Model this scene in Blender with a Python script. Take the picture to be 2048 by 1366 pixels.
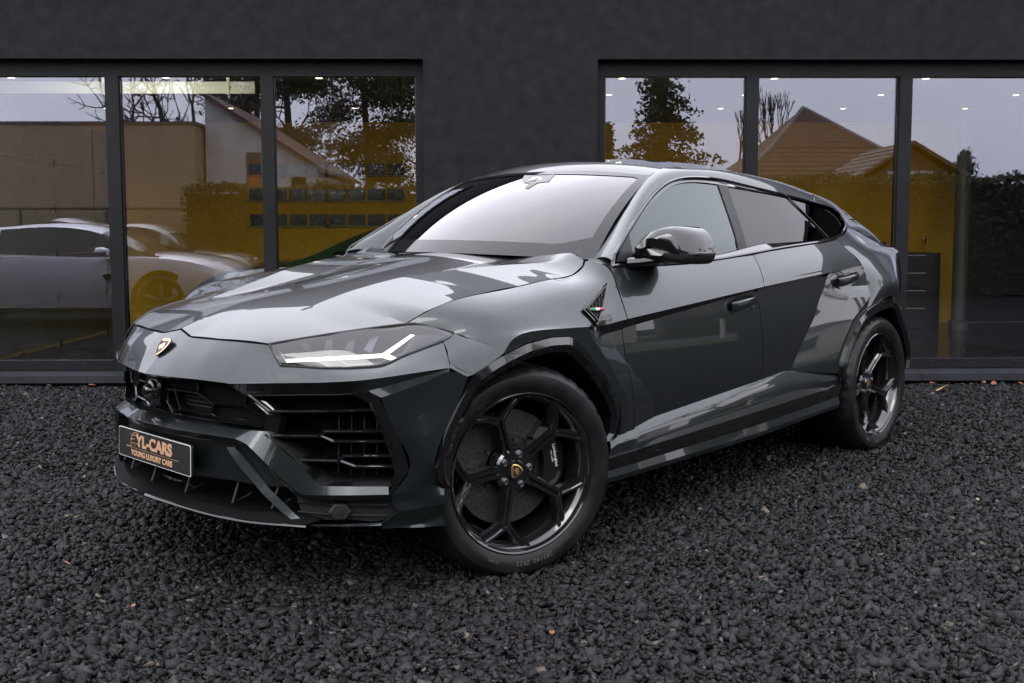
import bpy, bmesh, math, random
import numpy as np
random.seed(7); np.random.seed(7)
for o in list(bpy.data.objects): bpy.data.objects.remove(o)
CAMP = {'f': 2051.68204, 'pitch': 0.08196, 'yaw': 0.01326, 'roll': -0.00108, 'cy': 634.37677, 'H': 1.24363, 'a': 0.8092, 'tx': -0.61147, 'ty': 4.32544, 'croll': -0.01013, 'cpit': 0.00088}
SC = bpy.context.scene
# ---------------------------------------------------------------- camera
cam = bpy.data.cameras.new('camera'); CAM = bpy.data.objects.new('camera', cam); SC.collection.objects.link(CAM); SC.camera = CAM
cam.sensor_width = 36.0; cam.lens = CAMP['f'] / 2048 * 36; cam.clip_start = .05; cam.clip_end = 600
cam.shift_y = -(683 - CAMP['cy']) / 2048
CAM.location = (0, 0, CAMP['H']); CAM.rotation_mode = 'XYZ'
CAM.rotation_euler = (math.pi / 2 - CAMP['pitch'], -CAMP['roll'], -CAMP['yaw'])
# ---------------------------------------------------------------- overcast sky
W_ = bpy.data.worlds.new('World'); SC.world = W_; W_.use_nodes = True
wn, wl = W_.node_tree.nodes, W_.node_tree.links
bg = wn['Background']; sky = wn.new('ShaderNodeTexSky'); sky.sky_type = 'NISHITA'; sky.sun_disc = False
sky.sun_elevation = math.radians(38); sky.sun_rotation = math.radians(200); sky.air_density = 1.0; sky.dust_density = 6.0; sky.ozone_density = 1.0
hs = wn.new('ShaderNodeHueSaturation'); hs.inputs['Saturation'].default_value = .22
tcw = wn.new('ShaderNodeTexCoord'); nzw = wn.new('ShaderNodeTexNoise'); nzw.inputs['Scale'].default_value = 2.2; nzw.inputs['Detail'].default_value = 5; nzw.inputs['Roughness'].default_value = .55
mpw = wn.new('ShaderNodeMapping'); mpw.inputs['Scale'].default_value = (1, 1, 2.2); wl.new(tcw.outputs['Generated'], mpw.inputs[0]); wl.new(mpw.outputs[0], nzw.inputs['Vector'])
crw = wn.new('ShaderNodeValToRGB'); crw.color_ramp.elements[0].position = .3; crw.color_ramp.elements[1].position = .75
crw.color_ramp.elements[0].color = (.85, .86, .98, 1); crw.color_ramp.elements[1].color = (1.05, 1.05, 1.13, 1); wl.new(nzw.outputs['Fac'], crw.inputs['Fac'])
# overcast deck: a little brighter overhead than at the horizon, all round
spw = wn.new('ShaderNodeSeparateXYZ'); wl.new(tcw.outputs['Generated'], spw.inputs[0])
ovw = wn.new('ShaderNodeMapRange'); ovw.inputs['From Min'].default_value = 0; ovw.inputs['From Max'].default_value = 1; ovw.inputs['To Min'].default_value = 8.2; ovw.inputs['To Max'].default_value = 9.6; wl.new(spw.outputs['Z'], ovw.inputs['Value'])
vmw = wn.new('ShaderNodeVectorMath'); vmw.operation = 'SCALE'; wl.new(crw.outputs[0], vmw.inputs[0]); wl.new(ovw.outputs[0], vmw.inputs['Scale'])
mxw = wn.new('ShaderNodeMix'); mxw.data_type = 'RGBA'; mxw.inputs['Factor'].default_value = .85       # cloud deck over the clear sky
wl.new(sky.outputs[0], hs.inputs['Color']); wl.new(hs.outputs[0], mxw.inputs['A']); wl.new(vmw.outputs[0], mxw.inputs['B'])
wl.new(mxw.outputs['Result'], bg.inputs['Color']); bg.inputs['Strength'].default_value = .14
sun = bpy.data.lights.new('sun', 'SUN'); sun.energy = .5; sun.angle = math.radians(30); sun.color = (1, .97, .94)
SUN = bpy.data.objects.new('sun', sun); SC.collection.objects.link(SUN); SUN.location = (0, -10, 30); SUN.rotation_euler = (math.radians(38), 0, math.radians(-20))
SC.view_settings.view_transform = 'Standard'; SC.view_settings.look = 'None'; SC.view_settings.exposure = 1.3; SC.view_settings.gamma = 1.0; SC.view_settings.use_curve_mapping = False
SC.cycles.max_bounces = 8; SC.cycles.transparent_max_bounces = 12; SC.cycles.caustics_reflective = False; SC.cycles.caustics_refractive = False
# ---------------------------------------------------------------- helpers
COL = bpy.context.scene.collection
R = math.radians

def link(o, parent=None):
    COL.objects.link(o)
    if parent is not None: o.parent = parent
    return o

def tag(o, label=None, cat=None, group=None, kind=None):
    if label: o['label'] = label
    if cat: o['category'] = cat
    if group: o['group'] = group
    if kind: o['kind'] = kind
    return o

def empty(name, loc=(0, 0, 0), rot=(0, 0, 0), parent=None):
    o = bpy.data.objects.new(name, None); o.location = loc; o.rotation_euler = rot
    return link(o, parent)

def mesh_obj(name, verts, faces, mat, parent=None, smooth=False, sharp=None, mats=None, fmat=None):
    me = bpy.data.meshes.new(name)
    me.from_pydata([tuple(map(float, v)) for v in verts], [], [tuple(f) for f in faces])
    if mats:
        for m in mats: me.materials.append(m)
        if fmat is not None: me.polygons.foreach_set('material_index', fmat)
    else: me.materials.append(mat)
    if smooth: me.polygons.foreach_set('use_smooth', [True] * len(me.polygons))
    me.update()
    if smooth and sharp: me.set_sharp_from_angle(angle=R(sharp))
    o = bpy.data.objects.new(name, me)
    return link(o, parent)

class MB:
    """collects shapes, builds them as one mesh object"""
    def __init__(s): s.v = []; s.f = []
    def add(s, v, f):
        k = len(s.v); s.v += [tuple(p) for p in v]; s.f += [tuple(i + k for i in q) for q in f]; return s
    def box(s, x0, x1, y0, y1, z0, z1):
        return s.add([(x0, y0, z0), (x1, y0, z0), (x1, y1, z0), (x0, y1, z0), (x0, y0, z1), (x1, y0, z1), (x1, y1, z1), (x0, y1, z1)],
                     [(0, 3, 2, 1), (4, 5, 6, 7), (0, 1, 5, 4), (1, 2, 6, 5), (2, 3, 7, 6), (3, 0, 4, 7)])
    def tube(s, pts, r, n=8, cap=True):
        pts = [np.array(p, float) for p in pts]; rr = r if hasattr(r, '__len__') else [r] * len(pts)
        rings = []; up = None
        for i, p in enumerate(pts):
            d = pts[min(i + 1, len(pts) - 1)] - pts[max(i - 1, 0)]; d = d / (np.linalg.norm(d) + 1e-12)
            if up is None:
                a = np.array([0, 0, 1.]) if abs(d[2]) < .9 else np.array([1., 0, 0]); up = np.cross(np.cross(d, a), d)
            up = up - d * (up @ d); up = up / (np.linalg.norm(up) + 1e-12); w = np.cross(d, up)
            rings.append([p + rr[i] * (math.cos(2 * math.pi * k / n) * up + math.sin(2 * math.pi * k / n) * w) for k in range(n)])
        v = [q for ring in rings for q in ring]; f = []
        for i in range(len(pts) - 1):
            for k in range(n): f.append((i * n + k, i * n + (k + 1) % n, (i + 1) * n + (k + 1) % n, (i + 1) * n + k))
        if cap: f.append(tuple(range(n - 1, -1, -1))); f.append(tuple((len(pts) - 1) * n + k for k in range(n)))
        return s.add(v, f)
    def prism(s, poly, axis, a, b):
        """poly 2D extruded along axis ('x','y','z') from a to b"""
        def P(u, w, t): return {'x': (t, u, w), 'y': (u, t, w), 'z': (u, w, t)}[axis]
        n = len(poly); v = [P(u, w, a) for u, w in poly] + [P(u, w, b) for u, w in poly]
        f = [tuple(range(n - 1, -1, -1)), tuple(range(n, 2 * n))] + [(i, (i + 1) % n, n + (i + 1) % n, n + i) for i in range(n)]
        return s.add(v, f)
    def build(s, name, mat, parent=None, smooth=False, sharp=35):
        return mesh_obj(name, s.v, s.f, mat, parent, smooth, sharp if smooth else None)

def nspline(t, P, tt):
    """natural cubic spline through P (n,k) at knots t, sampled at tt"""
    t = np.asarray(t, float); P = np.asarray(P, float); n = len(t)
    if n == 2:
        w = (np.asarray(tt) - t[0]) / (t[1] - t[0]); return P[0] + w[:, None] * (P[1] - P[0])
    h = np.diff(t); A = np.eye(n); B = np.zeros_like(P)
    for i in range(1, n - 1):
        A[i, i - 1] = h[i - 1]; A[i, i] = 2 * (h[i - 1] + h[i]); A[i, i + 1] = h[i]
        B[i] = 6 * ((P[i + 1] - P[i]) / h[i] - (P[i] - P[i - 1]) / h[i - 1])
    M = np.linalg.solve(A, B); tt = np.asarray(tt, float)
    k = np.clip(np.searchsorted(t, tt, side='right') - 1, 0, n - 2); hk = h[k][:, None]
    a = (t[k + 1] - tt)[:, None]; b = (tt - t[k])[:, None]
    return (M[k] * a ** 3 + M[k + 1] * b ** 3) / (6 * hk) + (P[k] / hk - M[k] * hk / 6) * a + (P[k + 1] / hk - M[k + 1] * hk / 6) * b

def chord(P):
    d = np.linalg.norm(np.diff(np.asarray(P, float), axis=0), axis=1); t = np.concatenate([[0], np.cumsum(np.maximum(d, 1e-5))]); return t / t[-1]

def resample(P, n, straight=False):
    P = np.asarray(P, float); t = chord(P); tt = np.linspace(0, 1, n)
    if straight: return np.stack([np.interp(tt, t, P[:, k]) for k in range(P.shape[1])], 1)
    return nspline(t, P, tt)

def loft(rows, nu, nv, kinks=(), lin_u=False):
    """rows: polylines; spline along each and across them; kinks: row indices kept sharp"""
    rows = [np.asarray(r, float) for r in rows]; tt = np.linspace(0, 1, nu + 1)
    same = len({len(r) for r in rows}) == 1
    tm = np.mean([chord(r) for r in rows], axis=0) if same else None
    G = []
    for r in rows:
        t = tm if same else chord(r)
        G.append(np.stack([np.interp(tt, t, r[:, k]) for k in range(3)], 1) if lin_u else nspline(t, r, tt))
    G = np.array(G); out = []
    cuts = [0] + sorted(kinks) + [len(rows) - 1]
    for a, b in zip(cuts[:-1], cuts[1:]):
        seg = G[a:b + 1]
        tv = np.mean([chord(seg[:, j]) for j in range(seg.shape[1])], axis=0)
        ss = np.linspace(0, 1, nv * (b - a) + 1)
        S = np.stack([nspline(tv, seg[:, j], ss) for j in range(seg.shape[1])], 1)
        out.append(S if not out else S[1:])
    return np.concatenate(out)

def grid_faces(m, n, k=0):
    return [(k + i * n + j, k + i * n + j + 1, k + (i + 1) * n + j + 1, k + (i + 1) * n + j) for i in range(m - 1) for j in range(n - 1)]

CEN = np.array([-1.5, 0, .75])
def _orient(v, f, ref=CEN):
    v = np.asarray(v); s = 0
    for q in f[::max(1, len(f) // 60)]:
        a, b, c = v[q[0]], v[q[1]], v[q[2]]; n = np.cross(b - a, c - a); s += n @ ((a + b + c) / 3 - ref)
    return f if s >= 0 else [tuple(reversed(q)) for q in f]

def skin(v, f, boundary, th):
    """add an inward flange of depth th along the boundary loop(s); v,f oriented outward"""
    v = np.asarray(v, float); N = np.zeros_like(v)
    for q in f:
        n = np.cross(v[q[1]] - v[q[0]], v[q[2]] - v[q[0]])
        for i in q: N[i] += n
    N /= (np.linalg.norm(N, axis=1)[:, None] + 1e-12)
    v = list(v); f = list(f)
    for loop in boundary:
        k = len(v); v += [v[i] - th * N[i] for i in loop]; n = len(loop)
        ed = set()
        for q in f:
            for a, b in zip(q, q[1:] + q[:1]): ed.add((a, b))
        for j in range(n):
            a, b = loop[j], loop[(j + 1) % n]
            f.append((b, a, k + j, k + (j + 1) % n) if (a, b) in ed else (a, b, k + (j + 1) % n, k + j))
    return v, f

def edge_loops(f):
    cnt = {}
    for q in f:
        q = tuple(q)
        for a, b in zip(q, q[1:] + q[:1]): cnt[(a, b)] = cnt.get((a, b), 0) + 1
    nx = {a: b for (a, b) in cnt if (b, a) not in cnt}
    loops = []; seen = set()
    for s in list(nx):
        if s in seen: continue
        l = [s]; seen.add(s); c = nx[s]
        while c != s and c in nx and c not in seen: l.append(c); seen.add(c); c = nx[c]
        if len(l) > 2: loops.append(l)
    return loops

def panel(name, surf, mat, parent, s=1, th=.014, ref=CEN, sharp=28, kind='grid'):
    """surf: (m,n,3) grid, or (verts, faces)"""
    if kind == 'grid':
        g = np.asarray(surf, float); m, n = g.shape[:2]; v = g.reshape(-1, 3); f = grid_faces(m, n)
    else: v, f = np.asarray(surf[0], float), list(surf[1])
    f = _orient(v, f, ref)
    if th: v, f = skin(v, f, edge_loops(f), th)
    v = np.asarray(v, float)
    if s < 0: v = v * [1, -1, 1]; f = [tuple(reversed(q)) for q in f]
    return mesh_obj(name, v, f, mat, parent, True, sharp)

def inside(poly, x, y):
    c = False; n = len(poly); j = n - 1
    for i in range(n):
        xi, yi = poly[i]; xj, yj = poly[j]
        if (yi > y) != (yj > y) and x < (xj - xi) * (y - yi) / (yj - yi) + xi: c = not c
        j = i
    return c

def pdist(line, x, y):
    L = np.asarray(line, float); a, b = L[:-1], L[1:]; d = b - a
    t = np.clip(((np.array([x, y]) - a) * d).sum(1) / (d * d).sum(1), 0, 1); q = a + t[:, None] * d
    return float(np.sqrt(((q - [x, y]) ** 2).sum(1).min()))

def densify(line, h, closed=False):
    L = [tuple(p) for p in line]; out = []
    for a, b in zip(L, (L[1:] + L[:1]) if closed else L[1:]):
        n = max(1, int(math.ceil(math.dist(a, b) / h)))
        out += [(a[0] + (b[0] - a[0]) * k / n, a[1] + (b[1] - a[1]) * k / n) for k in range(n)]
    if not closed: out.append(L[-1])
    return out

def trimmed(outline, h, lines=(), lift=None):
    """triangulate a 2D outline with interior points and crease lines, lift(u,w)->xyz"""
    from mathutils.geometry import delaunay_2d_cdt
    from mathutils import Vector
    ol = densify(outline, h, True); pts = list(ol); edges = [(i, (i + 1) % len(ol)) for i in range(len(ol))]
    for ln in lines:
        dl = [p for p in densify(ln, h)]; k = len(pts); pts += dl; edges += [(k + i, k + i + 1) for i in range(len(dl) - 1)]
    xs = [p[0] for p in ol]; ys = [p[1] for p in ol]
    gx = np.arange(min(xs) + h * .5, max(xs), h); gy = np.arange(min(ys) + h * .5, max(ys), h)
    A = np.array(pts)
    for x in gx:
        for y in gy:
            if inside(ol, x, y) and ((A - [x, y]) ** 2).sum(1).min() > (h * .45) ** 2: pts.append((x, y))
    vs, _, fs, *_ = delaunay_2d_cdt([Vector(p) for p in pts], edges, [], 1, 1e-6)
    V = [lift(p[0], p[1]) for p in vs]; F = [tuple(q) for q in fs]
    used = sorted({i for q in F for i in q}); mp = {i: k for k, i in enumerate(used)}
    return [V[i] for i in used], [tuple(mp[i] for i in q) for q in F]

def ribbon(a, b, n=24, depth=.03, lin=False, back=(-1, 0, 0)):
    """strip between polylines a and b with thickness towards `back`; returns verts, faces"""
    A = resample(a, n, lin); B = resample(b, n, lin); bk = np.asarray(back, float) * depth
    v = list(A) + list(B) + list(A + bk) + list(B + bk); f = []
    for i in range(n - 1):
        f += [(i, i + 1, n + i + 1, n + i), (2 * n + i, 3 * n + i, 3 * n + i + 1, 2 * n + i + 1),
              (i, 2 * n + i, 2 * n + i + 1, i + 1), (n + i, n + i + 1, 3 * n + i + 1, 3 * n + i)]
    f += [(0, n, 3 * n, 2 * n), (n - 1, 3 * n - 1, 4 * n - 1, 2 * n - 1)]
    return v, f

def mir(P, s): return [(p[0], p[1] * s, p[2]) for p in P]

def lathe(profile, n, axis='y'):
    """profile: (r, t) pairs turned round the axis"""
    v = []; f = []; m = len(profile)
    for k in range(n):
        a = 2 * math.pi * k / n; c, s_ = math.cos(a), math.sin(a)
        for r, t in profile: v.append((r * c, t, r * s_) if axis == 'y' else ((r * c, r * s_, t) if axis == 'z' else (t, r * c, r * s_)))
    for k in range(n):
        for i in range(m - 1):
            a, b = k * m + i, ((k + 1) % n) * m + i; f.append((a, a + 1, b + 1, b))
    return v, f

def copy_tree(o, parent=None):
    c = o.copy(); COL.objects.link(c); c.parent = parent
    for ch in [x for x in bpy.data.objects if x.parent == o]: copy_tree(ch, c)
    return c

# ---------------------------------------------------------------- materials
def mat(name, col=(.5, .5, .5), rough=.5, metal=0.0, **k):
    m = bpy.data.materials.new(name); m.use_nodes = True
    b = m.node_tree.nodes['Principled BSDF']
    b.inputs['Base Color'].default_value = (*col, 1); b.inputs['Roughness'].default_value = rough; b.inputs['Metallic'].default_value = metal
    for key, val in k.items():
        b.inputs[key.replace('_', ' ')].default_value = val if not isinstance(val, tuple) or len(val) == 4 else (*val, 1)
    return m

def nodes(m): return m.node_tree.nodes, m.node_tree.links, m.node_tree.nodes['Principled BSDF']

def noise_col(m, a, b, scale=8.0, detail=6.0, lo=.35, hi=.65, coord='Object', bump=0.0, bscale=None, bdist=.01, rough=None, stretch=None):
    """mix two base colours by noise, optional bump"""
    N, L, B = nodes(m); tc = N.new('ShaderNodeTexCoord'); mp = N.new('ShaderNodeMapping')
    if stretch: mp.inputs['Scale'].default_value = stretch
    L.new(tc.outputs[coord], mp.inputs['Vector'])
    nz = N.new('ShaderNodeTexNoise'); nz.inputs['Scale'].default_value = scale; nz.inputs['Detail'].default_value = detail
    L.new(mp.outputs[0], nz.inputs['Vector'])
    cr = N.new('ShaderNodeValToRGB'); cr.color_ramp.elements[0].position = lo; cr.color_ramp.elements[1].position = hi
    cr.color_ramp.elements[0].color = (*a, 1); cr.color_ramp.elements[1].color = (*b, 1)
    L.new(nz.outputs['Fac'], cr.inputs['Fac']); L.new(cr.outputs['Color'], B.inputs['Base Color'])
    if bump:
        n2 = N.new('ShaderNodeTexNoise'); n2.inputs['Scale'].default_value = bscale or scale * 6; n2.inputs['Detail'].default_value = 5
        L.new(mp.outputs[0], n2.inputs['Vector'])
        bp = N.new('ShaderNodeBump'); bp.inputs['Strength'].default_value = bump; bp.inputs['Distance'].default_value = bdist
        L.new(n2.outputs['Fac'], bp.inputs['Height']); L.new(bp.outputs[0], B.inputs['Normal'])
    if rough:
        mr = N.new('ShaderNodeMapRange'); mr.inputs['To Min'].default_value = rough[0]; mr.inputs['To Max'].default_value = rough[1]
        L.new(nz.outputs['Fac'], mr.inputs['Value']); L.new(mr.outputs[0], B.inputs['Roughness'])
    return m

def glass(name, tint=(.9, .95, .95), refl_ior=1.5, gain=1.0, rtint=(1, 1, 1)):
    """thin pane: mirror by Fresnel over straight-through tinted transmission"""
    m = bpy.data.materials.new(name); m.use_nodes = True; N, L = m.node_tree.nodes, m.node_tree.links; N.clear()
    out = N.new('ShaderNodeOutputMaterial'); tr = N.new('ShaderNodeBsdfTransparent'); gl = N.new('ShaderNodeBsdfGlossy'); mx = N.new('ShaderNodeMixShader')
    tr.inputs['Color'].default_value = (*tint, 1); gl.inputs['Roughness'].default_value = .0; gl.inputs['Color'].default_value = (*rtint, 1)
    fr = N.new('ShaderNodeFresnel'); fr.inputs['IOR'].default_value = refl_ior
    mm = N.new('ShaderNodeMath'); mm.operation = 'MULTIPLY'; mm.use_clamp = True; mm.inputs[1].default_value = gain
    L.new(fr.outputs[0], mm.inputs[0]); L.new(mm.outputs[0], mx.inputs['Fac'])
    L.new(tr.outputs[0], mx.inputs[1]); L.new(gl.outputs[0], mx.inputs[2]); L.new(mx.outputs[0], out.inputs['Surface'])
    return m

def emit(name, col, strength):
    m = bpy.data.materials.new(name); m.use_nodes = True; N, L, B = nodes(m)
    B.inputs['Base Color'].default_value = (0, 0, 0, 1); B.inputs['Emission Color'].default_value = (*col, 1); B.inputs['Emission Strength'].default_value = strength
    return m
# ---------------------------------------------------------------- ground
YF = 8.33                       # face of the showroom wall
m_base = noise_col(mat('dark_ground', (.02, .02, .021), .95, Specular_IOR_Level=.05), (.006, .006, .006), (.024, .024, .026), 55, 8, .3, .7, bump=.9, bscale=60, bdist=.02)
e = MB(); e.add([(-160, -160, -.022), (160, -160, -.022), (160, 160, -.022), (-160, 160, -.022)], [(0, 1, 2, 3)])
tag(e.build('ground', m_base), kind='structure')
# street beyond the yard, seen only in the panes and the paint
m_asph = noise_col(mat('wet_asphalt', (.05, .05, .052), .55), (.035, .035, .037), (.065, .065, .068), 20, 8, bump=.3, bscale=150, bdist=.004)
e = MB(); e.add([(-70, -12, -.012), (80, -12, -.012), (80, -6.2, -.012), (-70, -6.2, -.012)], [(0, 1, 2, 3)]); tag(e.build('street', m_asph), kind='structure')

def build_gravel():
    """crushed basalt: every stone a jittered, flattened block"""
    rng = np.random.default_rng(11)
    iv = np.array([(x, y, z) for x in (-1, 1) for y in (-1, 1) for z in (-1, 1)], float) * .72
    fc = np.array([(0, 1, 3, 2), (4, 6, 7, 5), (0, 4, 5, 1), (2, 3, 7, 6), (0, 2, 6, 4), (1, 5, 7, 3)])
    pts = []
    # band by band so that the density follows the stone size
    for y0, y1, dens in ((2.25, 3.6, 5600), (3.6, 5.2, 4700), (5.2, 8.40, 2500)):
        w = y1 * .56 + (2.2 if y0 > 5 else 1.1); n = int(dens * 2 * w * (y1 - y0)); x = rng.uniform(-w, w, n); y = rng.uniform(y0, y1, n); k = np.abs(x) < y * .56 + (2.2 if y0 > 5 else 1.0); pts.append(np.stack([x[k], y[k]], 1))
    P = np.concatenate(pts); n = len(P)
    size = np.clip(rng.lognormal(math.log(.0108), .36, n), .0055, .029)
    asp = np.stack([rng.uniform(.85, 1.4, n), rng.uniform(.65, 1.05, n), rng.uniform(.30, .70, n)], 1)
    V = iv[None] * (1 + rng.uniform(-.45, .28, (n, 8, 1))) + rng.uniform(-.34, .34, (n, 8, 3))
    V = V * asp[:, None] * size[:, None, None]
    ax = rng.normal(0, .5, n); ay = rng.normal(0, .5, n); az = rng.uniform(0, 2 * math.pi, n)
    def rotm(a, i, j, V):
        c, s_ = np.cos(a)[:, None], np.sin(a)[:, None]; o = V.copy(); o[:, :, i] = c * V[:, :, i] - s_ * V[:, :, j]; o[:, :, j] = s_ * V[:, :, i] + c * V[:, :, j]; return o
    V = rotm(ax, 1, 2, V); V = rotm(ay, 0, 2, V); V = rotm(az, 0, 1, V)
    und = .007 * np.sin(P[:, 0] * 2.3 + 1.1) * np.cos(P[:, 1] * 1.9) + .004 * np.sin(P[:, 0] * 5.1) * np.sin(P[:, 1] * 4.3 + .6)
    z = und + rng.uniform(-.014, .006, n)
    V = V + np.stack([P[:, 0], P[:, 1], z], 1)[:, None]
    V = V.reshape(-1, 3); F = (fc[None] + (np.arange(n) * 8)[:, None, None]).reshape(-1, 4)
    me = bpy.data.meshes.new('gravel'); me.vertices.add(len(V)); me.vertices.foreach_set('co', V.ravel())
    me.loops.add(F.size); me.loops.foreach_set('vertex_index', F.ravel().astype(np.int32))
    me.polygons.add(len(F)); me.polygons.foreach_set('loop_start', (np.arange(len(F)) * 4).astype(np.int32)); me.update(calc_edges=True)
    m = mat('basalt_gravel', (.04, .04, .043), .55, Specular_IOR_Level=.14); N, L, B = nodes(m)
    ge = N.new('ShaderNodeNewGeometry'); cr = N.new('ShaderNodeValToRGB'); cr.color_ramp.elements[0].color = (.007, .007, .008, 1); cr.color_ramp.elements[1].color = (.028, .0285, .030, 1)
    e1 = cr.color_ramp.elements.new(.975); e1.color = (.027, .0275, .029, 1); cr.color_ramp.elements[2].position = .995; cr.color_ramp.elements[2].color = (.10, .085, .065, 1)
    L.new(ge.outputs['Random Per Island'], cr.inputs['Fac'])
    tc = N.new('ShaderNodeTexCoord'); nz = N.new('ShaderNodeTexNoise'); nz.inputs['Scale'].default_value = 160; nz.inputs['Detail'].default_value = 3; L.new(tc.outputs['Object'], nz.inputs['Vector'])
    mx = N.new('ShaderNodeMix'); mx.data_type = 'RGBA'; mx.blend_type = 'MULTIPLY'; mx.inputs['Factor'].default_value = .55
    L.new(cr.outputs[0], mx.inputs['A']); L.new(nz.outputs['Color'], mx.inputs['B']); 
    g2 = N.new('ShaderNodeHueSaturation'); g2.inputs['Saturation'].default_value = .0; g2.inputs['Value'].default_value = 1.7; L.new(nz.outputs['Color'], g2.inputs['Color']); L.new(g2.outputs[0], mx.inputs['B'])
    L.new(mx.outputs['Result'], B.inputs['Base Color'])
    bp = N.new('ShaderNodeBump'); bp.inputs['Strength'].default_value = .35; bp.inputs['Distance'].default_value = .002; L.new(nz.outputs['Fac'], bp.inputs['Height']); L.new(bp.outputs[0], B.inputs['Normal'])
    me.materials.append(m)
    return link(bpy.data.objects.new('gravel', me))
tag(build_gravel(), 'dark grey crushed basalt gravel covering the forecourt', 'gravel', kind='stuff')

# ---------------------------------------------------------------- showroom building
m_stucco = noise_col(mat('dark_stucco', (.02, .02, .022), .9, Specular_IOR_Level=.06), (.0108, .0103, .0118), (.0205, .0195, .0225), 9, 14, .25, .75, bump=.8, bscale=120, bdist=.008)
m_frame = noise_col(mat('anthracite_frame', (.022, .024, .028), .5, .0, Specular_IOR_Level=.15), (.006, .0064, .0075), (.0088, .0092, .0105), 3, 4)
m_sill = noise_col(mat('bluestone_sill', (.05, .055, .062), .6, Specular_IOR_Level=.3), (.009, .0105, .013), (.017, .0195, .024), 4, 8, bump=.2, bscale=90, bdist=.003)
m_plinth = mat('dark_plinth', (.008, .008, .009), .9, Specular_IOR_Level=.05)
m_pane = glass('window_glass', (.93, .95, .94), 1.52, gain=2.05, rtint=(.84, .86, 1.0))
m_yellow = noise_col(mat('ochre_wall', (.62, .36, .03), .8), (.74, .42, .016), (.82, .48, .024), 2, 4)
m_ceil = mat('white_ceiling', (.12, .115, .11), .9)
m_tile = noise_col(mat('dark_floor_tile', (.03, .03, .033), .12), (.026, .026, .03), (.04, .04, .044), 2, 6)
m_lamp = emit('downlight_lamp', (1.0, .80, .52), 10)
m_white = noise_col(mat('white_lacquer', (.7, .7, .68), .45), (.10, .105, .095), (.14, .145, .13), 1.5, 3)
m_galv = mat('galvanised_steel', (.72, .80, .77), .5, .0)
m_black = mat('black_lacquer', (.012, .012, .012), .35)
BLD = empty('showroom_building', (0, YF, 0)); tag(BLD, 'dark rendered showroom building with two wide windows behind the car', 'building')
def bpart(name, mb, mt, parent=BLD, **k):
    o = mb.build(name, mt, parent, **k); o.matrix_parent_inverse = BLD.matrix_world.inverted() if parent is BLD else o.matrix_parent_inverse
    o.location = (0, 0, 0)
    if parent is BLD: o.matrix_parent_inverse.identity(); o.data.transform(mathutils.Matrix.Translation((0, -YF, 0)))
    else: o.data.transform(mathutils.Matrix.Translation((0, -YF, 0)))
    return o
import mathutils
ZL = 2.628; XA, XB = -.600, .797; ZT = 3.28; TH = .30
e = MB(); e.box(-14, 14, YF, YF + TH, ZL, ZT); bpart('lintel_wall', e, m_stucco)
e = MB(); e.box(XA, XB, YF, YF + TH, .035, ZL); bpart('pier_wall', e, m_stucco)
e = MB(); e.box(-14, -8.8, YF, YF + TH, .035, ZL); bpart('end_wall', e, m_stucco)
e = MB(); e.box(8.8, 14, YF, YF + TH, .035, ZL); bpart('end_wall', e, m_stucco)
e = MB(); e.box(-14.05, 14.05, YF - .04, YF + TH + .05, ZT, ZT + .05); bpart('roof_trim', e, m_frame)
e = MB(); e.box(-14, 14, YF - .0, YF + .28, -.02, .034); bpart('plinth', e, m_plinth)
def window(x0, x1, mull):
    yg = YF + .165; y0, y1 = YF + .125, YF + .20
    WN = bpart('window', MB().box(x0, x1, y0, y1, ZL - .118, ZL - .002), m_frame)
    for nm, b in (('bottom_rail', (x0, x1, y0 - .002, y1, .118, .196)), ):
        bpart(nm, MB().box(*b), m_frame, WN)
    if x1 < 5: pass
    for xa, xb in ([(x0, x0 + .075), (x1 - .07, x1)]): bpart('jamb', MB().box(xa, xb, y0 + .002, y1 - .002, .196, ZL - .118), m_frame, WN)
    for xa, xb in mull: bpart('mullion', MB().box(xa, xb, y0 - .006, y1 + .03, .196, ZL - .118), m_frame, WN)
    edges = [x0 + .075] + [q for m_ in mull for q in m_] + [x1 - .07]
    for xa, xb in zip(edges[0::2], edges[1::2]):
        bpart('pane', MB().box(xa + .003, xb - .003, yg, yg + .012, .199, ZL - .121), m_pane, WN)
        for bx in ((xa + .001, xa + .007, yg - .012, yg - .004, .2, ZL - .122), (xb - .007, xb - .001, yg - .012, yg - .004, .2, ZL - .122)): bpart('glazing_bead', MB().box(*bx), m_black, WN)
        for k in (.2, .8):
            bpart('drain_cap', MB().box(xa + (xb - xa) * k - .018, xa + (xb - xa) * k + .018, y0 - .006, y0 - .001, .165, .175), m_black, WN)
    n = max(1, round((x1 - x0) / 2.6)); w = (x1 - x0) / n
    for k in range(n):
        bpart('sill', MB().add([(x0 + w * k + .002, YF - .055, .036), (x0 + w * (k + 1) - .002, YF - .055, .036), (x0 + w * (k + 1) - .002, YF + .17, .036), (x0 + w * k + .002, YF + .17, .036), (x0 + w * k + .002, YF - .055, .094), (x0 + w * (k + 1) - .002, YF - .055, .094), (x0 + w * (k + 1) - .002, YF + .17, .117), (x0 + w * k + .002, YF + .17, .117)],
              [(0, 3, 2, 1), (4, 5, 6, 7), (0, 1, 5, 4), (1, 2, 6, 5), (2, 3, 7, 6), (3, 0, 4, 7)]), m_sill, WN)
    return WN
window(-8.8, XA, [(-7.05, -6.95), (-5.775, -5.675), (-4.475, -4.375), (-3.176, -3.070), (-1.923, -1.822)])
window(XB, 8.8, [(2.024, 2.126), (3.281, 3.383), (4.545, 4.645), (5.81, 5.91), (7.07, 7.17)])
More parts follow.
